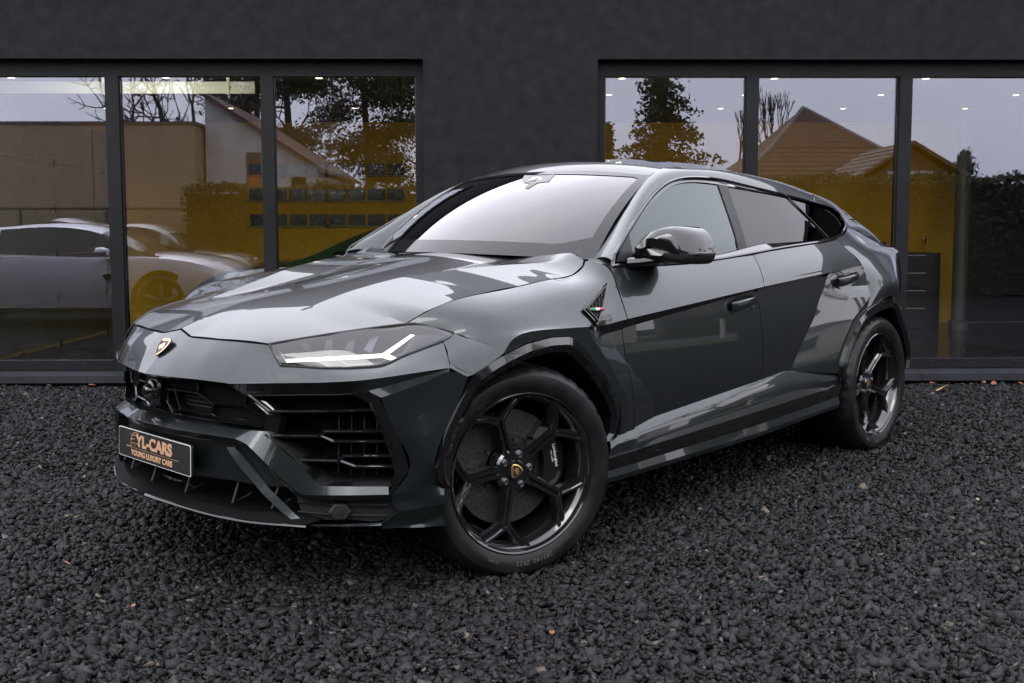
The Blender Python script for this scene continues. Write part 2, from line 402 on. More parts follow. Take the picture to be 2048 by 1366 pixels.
# interior shell
ZC = 2.75; YB = 14.2
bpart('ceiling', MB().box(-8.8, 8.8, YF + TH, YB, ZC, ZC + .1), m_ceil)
bpart('roof', MB().box(-14, 14, YF + TH, YB + .3, ZT - .38, ZT - .05), m_black)
bpart('floor', MB().box(-8.8, 8.8, YF + .16, YB, -.06, -.004), m_tile)
bpart('back_wall', MB().box(-8.8, 6.35, YB, YB + .2, 0, ZC), m_yellow)
bpart('back_wall', MB().box(6.35, 8.8, YB, YB + .2, 0, ZC), m_black)
bpart('side_wall', MB().box(-8.9, -8.8, YF, YB, 0, ZC), m_white); bpart('side_wall', MB().box(8.8, 8.9, YF, YB, 0, ZC), m_black)
for x in (-6.2, -4.71, -3.22, -1.74, 1.21, 2.70, 4.19, 5.68):
    for y in (10.15, 11.34, 12.57):
        if (x < 0 and y == 11.34): continue
        v, f = lathe([(.001, ZC - .004), (.036, ZC - .004)], 20, 'z'); o = bpart('downlight', MB().add([(p[0] + x, p[1] + y, p[2]) for p in v], f), m_lamp)
        v, f = lathe([(.037, ZC - .002), (.044, ZC - .010), (.070, ZC - .010), (.073, ZC - .001)], 20, 'z'); bpart('lamp_rim', MB().add([(p[0] + x, p[1] + y, p[2]) for p in v], f), m_white, o)
for k, (x, y, pw) in enumerate(((-3.2, 11.4, 26), (1.9, 11.4, 22), (4.6, 11.4, 22))):
    l = bpy.data.lights.new('added_wall_fill', 'AREA'); l.energy = pw * .45; l.size = 1.2; l.color = (1, .84, .62); o = bpy.data.objects.new('added_wall_fill', l); COL.objects.link(o); o.location = (x, y - 2.3, ZC - .05); o.rotation_euler = (R(48), 0, 0)  # added area fills, away from the downlights, tilted to brighten back wall and track

# ---------------------------------------------------------------- inside the showroom
# sectional door on the left with ceiling tracks
SD = empty('sectional_door', (-5.0, 11.4, 0)); tag(SD, 'white sectional garage door of horizontal panels inside the showroom', 'garage door')
for k in range(5):
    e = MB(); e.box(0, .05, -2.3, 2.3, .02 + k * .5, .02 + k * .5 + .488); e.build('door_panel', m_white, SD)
    for yy in (-1.3, .2, 1.6): e = MB(); e.box(.05, .062, yy - .03, yy + .03, .02 + k * .5 - .04, .02 + k * .5 + .05); e.build('hinge', m_black, SD)
for y in (9.88,):
    TK = MB().box(-5.0, -2.30, y - .012, y + .012, 2.56, 2.60).build('ceiling_track', m_galv); tag(TK, 'pale steel door track hanging under the showroom ceiling', 'track')
    MB().box(-5.0, -2.30, y - .010, y + .010, 2.63, 2.67).build('track_rail', m_galv, TK); MB().box(-5.0, -2.3, y + .004, y + .009, 2.60, 2.63).build('track_web', m_galv, TK)
    for x in (-4.9, -3.72, -2.55): MB().box(x - .012, x + .012, y - .02, y + .02, 2.55, ZC).build('hanger', m_galv, TK)
# picture ledges with framed pictures
m_photo = noise_col(mat('dark_photograph', (.03, .035, .03), .25), (.012, .014, .013), (.10, .10, .085), 9, 4, .4, .7)
m_ledge = mat('oak_ledge', (.45, .34, .16), .6)
ORD = ['leftmost', 'second from left', 'third from left', 'fourth from left', 'fourth from right', 'third from right', 'second from right', 'rightmost']; row_names = ['top', 'middle', 'lowest']; k = 0
for r, z in enumerate((2.035, 1.69, 1.345)):
    for gi, (xa, n) in enumerate(((-3.42, 4), (-2.35, 4))):
        L_ = MB().box(xa - .03, xa + n * .275, YB - .05, YB - .001, z - .02, z).build('picture_ledge', m_ledge); tag(L_, 'narrow wooden picture ledge, %s row, %s half of the ochre wall' % (row_names[r], ('outer', 'inner')[gi]), 'ledge', 'picture ledges')
        for q in range(n):
            x = xa + q * .272 + .02
            F_ = MB().box(x, x + .225, YB - .035, YB - .015, z + .001, z + .155).build('framed_picture', m_black)
            MB().box(x + .014, x + .211, YB - .037, YB - .034, z + .014, z + .142).build('picture', m_photo, F_)
            tag(F_, 'small black framed picture, %s on the %s ledge row of the ochre wall' % (ORD[gi * 4 + q], row_names[r]), 'picture frame', 'framed pictures on the ochre wall')
# column, cabinet, bottle and glasses on the right
v, f = lathe([(.115, 0), (.115, .11), (.105, .12), (.088, .125), (.088, ZC)], 28, 'z'); o = mesh_obj('column', v, f, m_white, None, True, 30); o.location = (5.88, 13.0, 0); tag(o, 'slim white round column standing inside the right window', 'column')
CB = MB().box(-.45, .45, -.22, .22, 0, .98).build('drawer_cabinet', m_black); CB.location = (5.30, 13.5, 0); tag(CB, 'tall black drawer cabinet beside the white column', 'cabinet')
for k in range(4): MB().box(-.43, .43, -.235, -.22, .06 + k * .23, .27 + k * .23).build('drawer', m_black, CB); MB().box(-.25, .25, -.245, -.235, .255 + k * .23, .262 + k * .23).build('drawer_grip', m_galv, CB)
v, f = lathe([(.001, .002), (.045, .002), (.047, .18), (.04, .22), (.016, .27), (.015, .34), (.001, .34)], 20, 'z'); BT = mesh_obj('bottle', v, f, mat('bottle_glass', (.005, .012, .006), .08), None, True, 30); BT.location = (5.28, 13.42, .98); tag(BT, 'dark bottle with gold foil neck standing on the cabinet', 'bottle')
v, f = lathe([(.0165, .27), (.017, .345), (.001, .346)], 16, 'z'); mesh_obj('bottle_foil', v, f, M_gold if 'M_gold' in globals() else mat('gold_foil', (.7, .5, .2), .3, .9), BT, True, 30)
v, f = lathe([(.001, .004), (.035, .004), (.03, .008), (.005, .012), (.005, .09), (.03, .13), (.034, .20)], 18, 'z'); o = mesh_obj('wine_glass', v, f, glass('thin_glass', (.9, .9, .9)), None, True, 30); o.location = (5.58, 13.42, .98); tag(o, 'stemmed glass on the black cabinet', 'glass')
BX = MB().box(-.09, .09, -.08, .08, 0, .14).build('gift_box', mat('dark_red_card', (.06, .01, .01), .6)); BX.location = (4.98, 13.45, .98); tag(BX, 'small dark box at the end of the black cabinet', 'box')
# glass partition at the far right
GP = MB().box(6.05, 6.10, 11.0, 11.04, 0, ZC).build('glass_partition', m_frame); tag(GP, 'frameless glass partition at the right end of the showroom', 'partition')
for x in (6.10, 6.75): MB().box(x, x + .62, 11.0, 11.012, .05, ZC - .05).build('partition_pane', m_pane, GP)
for x in (6.73, 7.39): MB().box(x, x + .02, 10.99, 11.02, .02, ZC).build('partition_post', m_galv, GP)

# feature lines of the car body, car space in metres
D = {
    'hood_side': [(0.3693, 0.745, 0.9372), (0.3005, 0.775, 0.9787), (0.1868, 0.79, 1.0125), (0.0501, 0.8, 1.031), (-0.1348, 0.803, 1.0489), (-0.3435, 0.8, 1.0703), (-0.4753, 0.79, 1.0787), (-0.5744, 0.765, 1.1086), (-0.6055, 0.745, 1.1259)],
    'hl_top': [(0.7422, 0.4759, 0.8748), (0.7156, 0.5074, 0.8831), (0.5967, 0.6205, 0.9096), (0.4518, 0.7031, 0.9293), (0.3695, 0.7452, 0.9373), (0.3421, 0.771, 0.9387), (0.2578, 0.8683, 0.9077)],
    'hl_bot': [(0.7445, 0.5441, 0.8087), (0.6657, 0.6609, 0.804), (0.6078, 0.7225, 0.8045), (0.5266, 0.7949, 0.8105), (0.488, 0.8099, 0.8226), (0.4554, 0.8167, 0.8364), (0.3093, 0.8666, 0.8824)],
    'band': [(0.852, 0.3897, 0.743), (0.8162, 0.4769, 0.7495), (0.7755, 0.5619, 0.7556), (0.6978, 0.7031, 0.7643), (0.6391, 0.7818, 0.7713), (0.5878, 0.8312, 0.7771), (0.5322, 0.8761, 0.7872), (0.4511, 0.9287, 0.799), (0.3639, 0.9612, 0.8063)],
    'facet': [(0.8318, 0.3565, 0.7332), (0.8059, 0.4228, 0.7032), (0.7595, 0.5267, 0.7108), (0.6789, 0.6765, 0.721), (0.6201, 0.7566, 0.7261), (0.5798, 0.7979, 0.734), (0.5134, 0.8535, 0.7561), (0.4304, 0.9056, 0.7799), (0.3414, 0.9375, 0.8001)],
    'facet2': [(0.5964, 0.8184, 0.7383), (0.5307, 0.8739, 0.7602), (0.449, 0.9262, 0.7839), (0.3636, 0.9608, 0.8045)],
    'spike_lo': [(0.5698, 0.8501, 0.7171), (0.5151, 0.8892, 0.7377), (0.4508, 0.9279, 0.7631), (0.373, 0.9586, 0.7901)],
    'fin_out': [(0.5725, 0.8468, 0.7146), (0.5467, 0.8668, 0.6427), (0.5189, 0.886, 0.5716), (0.4936, 0.9029, 0.4748), (0.5176, 0.8874, 0.4343), (0.5405, 0.8706, 0.3935)],
    'fin_in': [(0.5863, 0.8055, 0.6996), (0.5783, 0.8138, 0.6736), (0.5548, 0.8367, 0.598), (0.5242, 0.8579, 0.4825), (0.5196, 0.8616, 0.4596), (0.5425, 0.8451, 0.3976)],
    'bs_soft': [(0.5371, 0.8741, 0.3918), (0.4792, 0.9131, 0.4033), (0.4159, 0.9471, 0.413), (0.3832, 0.956, 0.4018)],
    'bs_low': [(0.5209, 0.8847, 0.3334), (0.456, 0.9261, 0.342), (0.3816, 0.9562, 0.3456)],
    'bs_bot': [(0.5639, 0.8421, 0.2881), (0.485, 0.898, 0.2812), (0.3788, 0.9489, 0.2718)],
    'arch_f': [(0.3761, 0.946, 0.3987), (0.4124, 0.95, 0.4156), (0.4257, 0.953, 0.4783), (0.4125, 0.956, 0.5205), (0.3931, 0.962, 0.5897), (0.3443, 0.973, 0.6773), (0.2916, 0.985, 0.7626), (0.2754, 0.988, 0.7791), (0.2246, 0.994, 0.8064), (0.1533, 1.0, 0.8327), (0.0412, 1.003, 0.863), (-0.0906, 1.003, 0.8763), (-0.1954, 1.003, 0.8722), (-0.2297, 1.003, 0.8566), (-0.3184, 1.002, 0.7937), (-0.4116, 1.0, 0.7093), (-0.4942, 0.995, 0.6189), (-0.5322, 0.99, 0.5589), (-0.5311, 0.985, 0.488), (-0.5245, 0.983, 0.4685), (-0.488, 0.98, 0.4402)],
    'bar1_up': [(0.8856, -0.2939, 0.5713), (0.9395, -0.0402, 0.5867), (0.9212, 0.1548, 0.5852), (0.8769, 0.3197, 0.5826), (0.84, 0.4197, 0.5778), (0.801, 0.511, 0.5784), (0.7867, 0.5399, 0.5603), (0.7438, 0.6223, 0.4947), (0.7061, 0.6899, 0.426), (0.6949, 0.7062, 0.4195), (0.6404, 0.7792, 0.4214), (0.5516, 0.8634, 0.4201)],
    'bar1_lo': [(0.9126, -0.2401, 0.5626), (0.9537, -0.0136, 0.5722), (0.9297, 0.1693, 0.5667), (0.8846, 0.3317, 0.5642), (0.8474, 0.4308, 0.5593), (0.8331, 0.4651, 0.546), (0.8236, 0.4871, 0.5282), (0.7888, 0.5611, 0.4602), (0.7527, 0.6308, 0.3993), (0.7356, 0.6608, 0.3882), (0.648, 0.7883, 0.3952), (0.5573, 0.8727, 0.3959)],
    'bar2_l': [(0.8552, 0.38, 0.5245), (0.8393, 0.4202, 0.4699), (0.8005, 0.5113, 0.3762), (0.7709, 0.572, 0.3223), (0.7446, 0.6214, 0.2868), (0.7336, 0.6423, 0.2802), (0.702, 0.6957, 0.283), (0.6413, 0.7774, 0.287), (0.5704, 0.8499, 0.2894)],
    'bar2_r': [(0.8385, 0.3998, 0.5267), (0.8166, 0.4515, 0.4713), (0.7882, 0.5159, 0.4021), (0.7655, 0.5625, 0.3603), (0.7402, 0.6115, 0.3137), (0.7223, 0.6435, 0.2858), (0.6966, 0.6886, 0.288), (0.6359, 0.7706, 0.2929), (0.5645, 0.8429, 0.2969)],
    'split_t': [(0.8835, -0.2277, 0.3152), (0.9222, -0.0143, 0.3211), (0.9083, 0.1167, 0.3183), (0.8663, 0.2892, 0.3159), (0.8053, 0.4503, 0.3071), (0.7555, 0.5579, 0.3147)],
    'split_b': [(0.9508, -0.0686, 0.3219), (0.9487, 0.0869, 0.31), (0.9182, 0.2334, 0.3031), (0.9031, 0.2868, 0.2982), (0.8172, 0.5112, 0.2873), (0.7568, 0.6303, 0.2895)],
    'grille_r': [(0.7994, 0.4126, 0.7016), (0.7811, 0.456, 0.6756), (0.7653, 0.4921, 0.6414), (0.7703, 0.4818, 0.6092), (0.7747, 0.4713, 0.5799)],
    'g1': [(0.882, 0.0951, 0.6925), (0.8572, 0.2103, 0.6912), (0.8383, 0.2777, 0.6598), (0.7933, 0.4011, 0.6605), (0.7615, 0.4769, 0.6265)],
    'g1a': [(0.8572, 0.2103, 0.6912), (0.8578, 0.2084, 0.7259)],
    'g1b': [(0.7933, 0.4011, 0.6605), (0.7921, 0.404, 0.6929)],
    'g2': [(0.8766, 0.1222, 0.6248), (0.8424, 0.2631, 0.6226), (0.825, 0.3164, 0.5983), (0.7679, 0.4616, 0.5951)],
    'g2a': [(0.8383, 0.2777, 0.6598), (0.8424, 0.2631, 0.6226)],
    'g2b': [(0.882, 0.0951, 0.6925), (0.8766, 0.1222, 0.6248)],
    'g3': [(0.8766, 0.1222, 0.6248), (0.8837, 0.0832, 0.6118), (0.8875, 0.0516, 0.6471), (0.8867, 0.0578, 0.6883), (0.882, 0.0951, 0.6925)],
    's1': [(0.799, 0.4392, 0.6996), (0.7681, 0.5095, 0.6517), (0.6971, 0.6446, 0.6599), (0.6192, 0.7578, 0.667), (0.5719, 0.8059, 0.6706)],
    's2': [(0.7672, 0.5111, 0.5693), (0.7246, 0.5964, 0.5746), (0.6837, 0.6682, 0.579), (0.6731, 0.686, 0.5945), (0.6198, 0.757, 0.5977), (0.5482, 0.8288, 0.5988)],
    's2b': [(0.6787, 0.677, 0.5779), (0.6567, 0.7078, 0.5624), (0.6088, 0.7687, 0.5643), (0.5385, 0.8355, 0.5637)],
    's3': [(0.7236, 0.5982, 0.4934), (0.6809, 0.6731, 0.496), (0.6471, 0.7206, 0.4973), (0.6351, 0.7365, 0.5139), (0.5861, 0.7917, 0.5156), (0.5263, 0.8442, 0.5147)],
    's3b': [(0.6393, 0.731, 0.4952), (0.6127, 0.7649, 0.4803), (0.5747, 0.8029, 0.4802), (0.5186, 0.8496, 0.4785)],
    'fog': [(0.6498, 0.7336, 0.3314)],
    'sensor': [(0.4532, 0.9269, 0.4584)],
    'sensor2': [(0.873, 0.2653, 0.4431)],
    'drl': [(0.7231, 0.5368, 0.8277), (0.7242, 0.5467, 0.8177), (0.4969, 0.7726, 0.8343), (0.4884, 0.76, 0.8468), (0.4815, 0.7777, 0.8402), (0.3644, 0.7857, 0.9017), (0.3728, 0.7745, 0.9049), (0.4841, 0.7961, 0.8269), (0.4601, 0.8093, 0.8319), (0.4756, 0.7735, 0.8461)],
    'hl_in': [(0.7297, 0.4923, 0.8632), (0.7281, 0.538, 0.8198), (0.6503, 0.6407, 0.8224), (0.6164, 0.6723, 0.8273), (0.6007, 0.7109, 0.8094), (0.5273, 0.7776, 0.8139), (0.4599, 0.8014, 0.8371), (0.3188, 0.8499, 0.8827), (0.2704, 0.8588, 0.9023), (0.3412, 0.7678, 0.9283), (0.4536, 0.7037, 0.9191), (0.5974, 0.6189, 0.899)],
    'belt': [(-0.6306, 0.87, 1.1196), (-0.9059, 0.876, 1.1169), (-1.2082, 0.88, 1.1206), (-1.7182, 0.885, 1.1537), (-1.9697, 0.885, 1.1737), (-2.248, 0.88, 1.1913), (-2.5177, 0.87, 1.2052), (-2.6515, 0.86, 1.218)],
    'dlo': [(-0.633, 0.868, 1.1411), (-0.66, 0.86, 1.1629), (-0.7815, 0.822, 1.2358), (-0.9195, 0.78, 1.3154), (-1.1673, 0.7, 1.4307), (-1.3156, 0.67, 1.4832), (-1.4414, 0.655, 1.5069), (-1.6265, 0.65, 1.5176), (-1.8337, 0.645, 1.512), (-2.0581, 0.64, 1.494), (-2.3669, 0.64, 1.4665), (-2.6077, 0.645, 1.4429), (-2.798, 0.66, 1.4206), (-2.9701, 0.69, 1.3726), (-2.9996, 0.74, 1.3197), (-2.9348, 0.79, 1.2705), (-2.8235, 0.825, 1.2394), (-2.6515, 0.86, 1.218)],
    'rail_in': [(-0.7103, 0.705, 1.1437), (-0.9734, 0.66, 1.3486), (-1.2486, 0.615, 1.5142), (-1.41, 0.59, 1.5596), (-1.6215, 0.575, 1.5684), (-1.846, 0.56, 1.5742), (-2.2098, 0.55, 1.5654), (-2.4114, 0.545, 1.5521), (-2.7181, 0.54, 1.5242), (-2.9881, 0.54, 1.4859), (-3.1684, 0.545, 1.4557), (-3.3359, 0.56, 1.4024), (-3.5156, 0.6, 1.3176), (-3.5984, 0.66, 1.2397), (-3.6093, 0.72, 1.1776)],
    'crease': [(-0.4134, 0.985, 0.8936), (-0.594, 0.98, 0.9114), (-1.1377, 0.98, 0.9551), (-1.6814, 0.98, 0.999), (-2.0599, 0.978, 1.0251), (-2.4362, 0.972, 1.0512)],
    'silltop': [(-0.5063, 0.966, 0.4354), (-0.5476, 0.963, 0.4624), (-0.6235, 0.96, 0.4635), (-1.0386, 0.958, 0.4964), (-1.6899, 0.958, 0.5432), (-1.9478, 0.96, 0.5622), (-2.5232, 0.986, 0.4942)],
    'sillline': [(-0.4759, 0.985, 0.3656), (-0.5744, 0.985, 0.369), (-0.6626, 0.985, 0.3699), (-1.6615, 0.985, 0.4016), (-2.3455, 0.988, 0.4291), (-2.5174, 0.99, 0.4454)],
    'sillins': [(-0.6764, 0.975, 0.3662), (-0.7741, 0.972, 0.3955), (-1.6784, 0.972, 0.4391), (-1.9611, 0.973, 0.463), (-2.3036, 0.98, 0.4462), (-2.3517, 0.985, 0.4281)],
    'sillbot': [(-0.4738, 0.975, 0.2617), (-0.5891, 0.975, 0.2614), (-1.6554, 0.975, 0.2736), (-2.0276, 0.978, 0.2911), (-2.515, 0.985, 0.3115)],
    'vent': [(-0.5503, 0.907, 1.0538), (-0.3366, 0.962, 0.9585), (-0.381, 0.986, 0.9036)],
    'vent_o': [(-0.5526, 0.92, 1.087), (-0.2761, 0.972, 0.9511), (-0.3909, 0.985, 0.8998)],
    'gap_fb': [(0.2595, 0.87, 0.9079), (0.2265, 0.925, 0.8886), (0.1978, 0.968, 0.869), (0.1533, 1.0, 0.8327)],
    'badge': [(0.842, 0.0, 0.8615), (0.8935, 0.0, 0.7985)],
    'V1': [(0.5157, 0.3343, 0.9637), (0.3503, 0.2964, 0.9987), (0.1917, 0.2723, 1.0337), (0.1012, 0.2831, 1.0524), (-0.0206, 0.2824, 1.0744), (-0.2034, 0.3172, 1.1012), (-0.403, 0.3469, 1.1281)],
    'R1': [(0.5157, 0.3343, 0.9637), (0.4251, 0.3414, 0.9813), (0.29, 0.3469, 1.0069), (0.1371, 0.3696, 1.0399), (-0.0262, 0.4312, 1.068), (-0.263, 0.542, 1.0956), (-0.4146, 0.6173, 1.1098), (-0.546, 0.6502, 1.1181)],
    'V2': [(0.2709, 0.522, 0.9947), (0.1424, 0.6126, 1.0202), (-0.0258, 0.7251, 1.0477), (-0.1725, 0.807, 1.061)],
    'R2': [(0.2709, 0.522, 0.9947), (0.1614, 0.6332, 1.013), (0.0108, 0.7612, 1.0396), (-0.1408, 0.8359, 1.0539)],
}
# ---------------------------------------------------------------- the grey sports SUV
# car space: x forward from the front axle, y to the car's left, z up
M = {}
def paint_material():
    m = mat('grey_paint', (.03, .036, .038), .34, .8, Coat_Weight=.95, Coat_Roughness=.012, Coat_IOR=1.47)
    N, L, B = nodes(m); tc = N.new('ShaderNodeTexCoord'); vo = N.new('ShaderNodeTexVoronoi'); vo.inputs['Scale'].default_value = 900
    L.new(tc.outputs['Object'], vo.inputs['Vector'])
    mx = N.new('ShaderNodeMix'); mx.data_type = 'RGBA'; mx.inputs['A'].default_value = (.010, .0135, .0142, 1); mx.inputs['B'].default_value = (.028, .036, .038, 1)
    sp = N.new('ShaderNodeSeparateColor'); L.new(vo.outputs['Color'], sp.inputs[0]); L.new(sp.outputs[0], mx.inputs['Factor'])
    L.new(mx.outputs['Result'], B.inputs['Base Color'])
    return m
M['paint'] = paint_material()
M['gloss'] = mat('gloss_black', (.004, .004, .0045), .08, 0, Coat_Weight=.6, Coat_Roughness=.02)
M['rimblack'] = mat('rim_black', (.006, .006, .007), .12, 0, Coat_Weight=.8, Coat_Roughness=.03)
M['plastic'] = noise_col(mat('black_plastic', (.012, .012, .013), .45, Specular_IOR_Level=.3), (.010, .010, .011), (.016, .016, .017), 60, 4)
M['matt'] = mat('matt_black', (.0035, .0035, .0035), .55, Specular_IOR_Level=.06)
M['dark'] = mat('dark_lining', (.004, .004, .004), .9, Specular_IOR_Level=.05)
M['rubber'] = noise_col(mat('tyre_rubber', (.016, .016, .017), .55, Specular_IOR_Level=.25), (.005, .005, .0055), (.010, .0098, .0098), 14, 6, rough=(.28, .5))
M['chrome'] = mat('satin_chrome', (.55, .56, .58), .18, 1.0)
M['satin'] = mat('satin_trim', (.10, .10, .105), .28, .6)
M['disc'] = noise_col(mat('brake_disc', (.03, .03, .029), .45, .1), (.016, .016, .0155), (.030, .029, .028), 30, 5)
M['steel'] = mat('bolt_steel', (.12, .12, .125), .35, .9)
M['gold'] = mat('gold_enamel', (.78, .46, .16), .3, .9)
M['rose'] = mat('rose_gold_enamel', (.85, .58, .36), .3, .85)
M['copper'] = mat('rose_gold_print', (.78, .47, .27), .38, .55)
M['white'] = mat('white_print', (.75, .75, .75), .5)
M['greyprint'] = mat('grey_print', (.06, .06, .06), .6)
M['plateblack'] = noise_col(mat('plate_black', (.012, .011, .011), .35), (.010, .0095, .0095), (.016, .015, .015), 40, 3)
M['plateedge'] = mat('plate_edge', (.5, .5, .5), .4)
M['lensglass'] = glass('lens_glass', (.62, .63, .66), 1.5, gain=1.6)
M['windshield'] = glass('windshield_glass', (.30, .32, .32), 1.52, gain=1.9)
M['sideglass'] = glass('side_glass', (.42, .48, .48), 1.52, gain=1.2, rtint=(.92, 1.0, 1.0))
M['privacy'] = glass('privacy_glass', (.02, .021, .023), 1.52, gain=.72)
M['frit'] = mat('frit_black', (.008, .008, .008), .05)
M['drl'] = emit('running_light', (1.0, .98, .84), 1.1)
M['hlhouse'] = mat('headlight_housing', (.045, .046, .05), .32, .5)
M['hlchrome'] = mat('headlight_reflector', (.10, .10, .112), .3, .8)
M['cabin'] = mat('cabin_leather', (.010, .010, .011), .6, Specular_IOR_Level=.2)
M['radiator'] = mat('radiator_core', (.010, .010, .011), .5, .0)
M['tailred'] = mat('tail_lamp_red', (.35, .01, .012), .15, 0, Coat_Weight=1.0)
M['flag'] = [mat('flag_green', (.02, .22, .06), .4), mat('flag_white', (.7, .7, .68), .4), mat('flag_red', (.45, .02, .02), .4)]

CAR = empty('sports_suv', (CAMP['tx'], CAMP['ty'], 0), (CAMP['croll'], 0, math.pi + CAMP['a']))
tag(CAR, 'large dark grey metallic sports SUV with black wheels parked on the gravel', 'car')

# ---- hood ------------------------------------------------------
_zx = [-.75, -.66, -.45, -.2, .05, .3, .45, .6, .7, .82, .9]; _zc = [1.172, 1.165, 1.147, 1.11, 1.07, 1.022, .997, .965, .937, .887, .85]
_dx = [-.62, -.56, -.475, -.34, -.135, .05, .19, .30, .37, .45, .6, .74, .9]
_dd = [.034, .052, .068, .062, .05, .039, .036, .05, .066, .066, .056, .044, .03]
_ye = [.745, .77, .79, .80, .803, .80, .79, .775, .745, .703, .62, .476, .40]
_tx = np.linspace(-.75, .9, 166)
_ZC = np.polyval(np.polyfit(_zx, _zc, 4), _tx); _DD = np.polyval(np.polyfit(_dx, _dd, 5), np.clip(_tx, -.62, .8)); _YE = nspline([-.62, -.3, .05, .3, .5, .65, .8], np.array([.765, .80, .80, .77, .68, .57, .44])[:, None], np.clip(_tx, -.62, .8))[:, 0]
def line_y(L, x):
    L = sorted(L, key=lambda p: p[0]); return np.interp(x, [p[0] for p in L], [p[1] for p in L])
_xs = np.linspace(.515, -.545, 24)
_pv = np.polyfit([p[0] for p in D['V1']], [p[1] for p in D['V1']], 3); _pr = np.polyfit([p[0] for p in D['R1']], [p[1] for p in D['R1']], 3)
_V1 = [(x, float(np.polyval(_pv, x))) for x in _xs]; _R1 = [(x, max(float(np.polyval(_pr, x)), y + .006)) for (x, y) in _V1]
_edge = sorted([tuple(p) for p in D['hl_top'][:5]] + [tuple(p) for p in D['hood_side'][1:]])
_ex = [p[0] for p in _edge]; _ec = [p[2] - (np.interp(p[0], _tx, _ZC) - np.interp(p[0], _tx, _DD) * (p[1] / np.interp(p[0], _tx, _YE)) ** 1.7) for p in _edge]; _ec = [e_ / (p[1] / np.interp(p[0], _tx, _YE)) ** 4 for e_, p in zip(_ec, _edge)]
def hood_z(x, y):
    y = abs(y); z = np.interp(x, _tx, _ZC) - np.interp(x, _tx, _DD) * (y / np.interp(x, _tx, _YE)) ** 1.7
    if x > .55: z += -.012 * (x - .55) / .27 * min(1, y / .1) * max(0, 1 - y / .4)      # crease at the nose peak
    z += np.interp(x, _ex, _ec) * min(1.15, y / np.interp(x, _tx, _YE)) ** 4
    if x < .515:
        h = .026 * min(1, (.515 - x) / .42); v = line_y(_V1, x); r = max(line_y(_R1, x), v + .004); e = .82
        if y < v: z += -.35 * h * (y / v) ** 2
        elif y < r: z += h * (-.35 + 1.35 * (y - v) / (r - v))
        else: z += h * max(0, 1 - (y - r) / max(.05, e - r))
    return float(z)
_half = [(.801 - .004, 0), (.815, .097), (.795, .25), (.7385, .474)] + [(p[0] - .003, p[1] - .002) for p in D['hl_top'][1:5]] + [(p[0], p[1] - .003) for p in D['hood_side'][1:]] + [(-.625, .66), (-.60, .5), (-.565, .3), (-.545, .12)]
_full = _half + [(x, -y) for x, y in reversed(_half) if y > 0] 
v, f = trimmed([(x, y) for x, y in _full], .024, [_V1[:-1], _R1[:-1], [(x, -y) for x, y in _V1[:-1]], [(x, -y) for x, y in _R1[:-1]], [(.79, 0), (.3, 0)]], lambda x, y: (x, y, hood_z(x, y)))
panel('hood', (v, f), M['paint'], CAR, th=.02, ref=np.array([0, 0, -5]), kind='tri', sharp=14)

# ---- nose and bumper skin ---------------------------------------
def midrow(A, B, w, out):
    A = np.asarray(A, float); B = np.asarray(B, float); m = A * (1 - w) + B * w
    d = m - [-.2, 0, .62]; d[:, 2] *= .3; d /= np.linalg.norm(d, axis=1)[:, None]; return m + d * out
nT = [(x + .0062, y, hood_z(x, y) - .0055) for x, y in ((.797, 0), (.815, .097), (.795, .25), (.770, .36), (.7385, .474))]
nB = [(.944, 0, .747), (.932, .10, .7475), (.893, .27, .749), (.850, .392, .744), (.7755, .562, .7556)]
nM = [(.881, 0, .8175), (.886, .097, .806), (.862, .265, .808), (.827, .38, .806), (.7455, .5441, .8087)]
b_top = [np.array(p) for p in D['hl_bot']]; b_bot = [np.array(p) for p in resample(D['band'][2:], len(b_top), True)]
cA = [(.2595, .87, .908), (.2265, .925, .8886), (.1978, .968, .869), (.1555, 1.0, .8345)]; cB = [(.3093, .8666, .8824), (.333, .917, .850), (.352, .948, .822), (.285, .990, .778)]
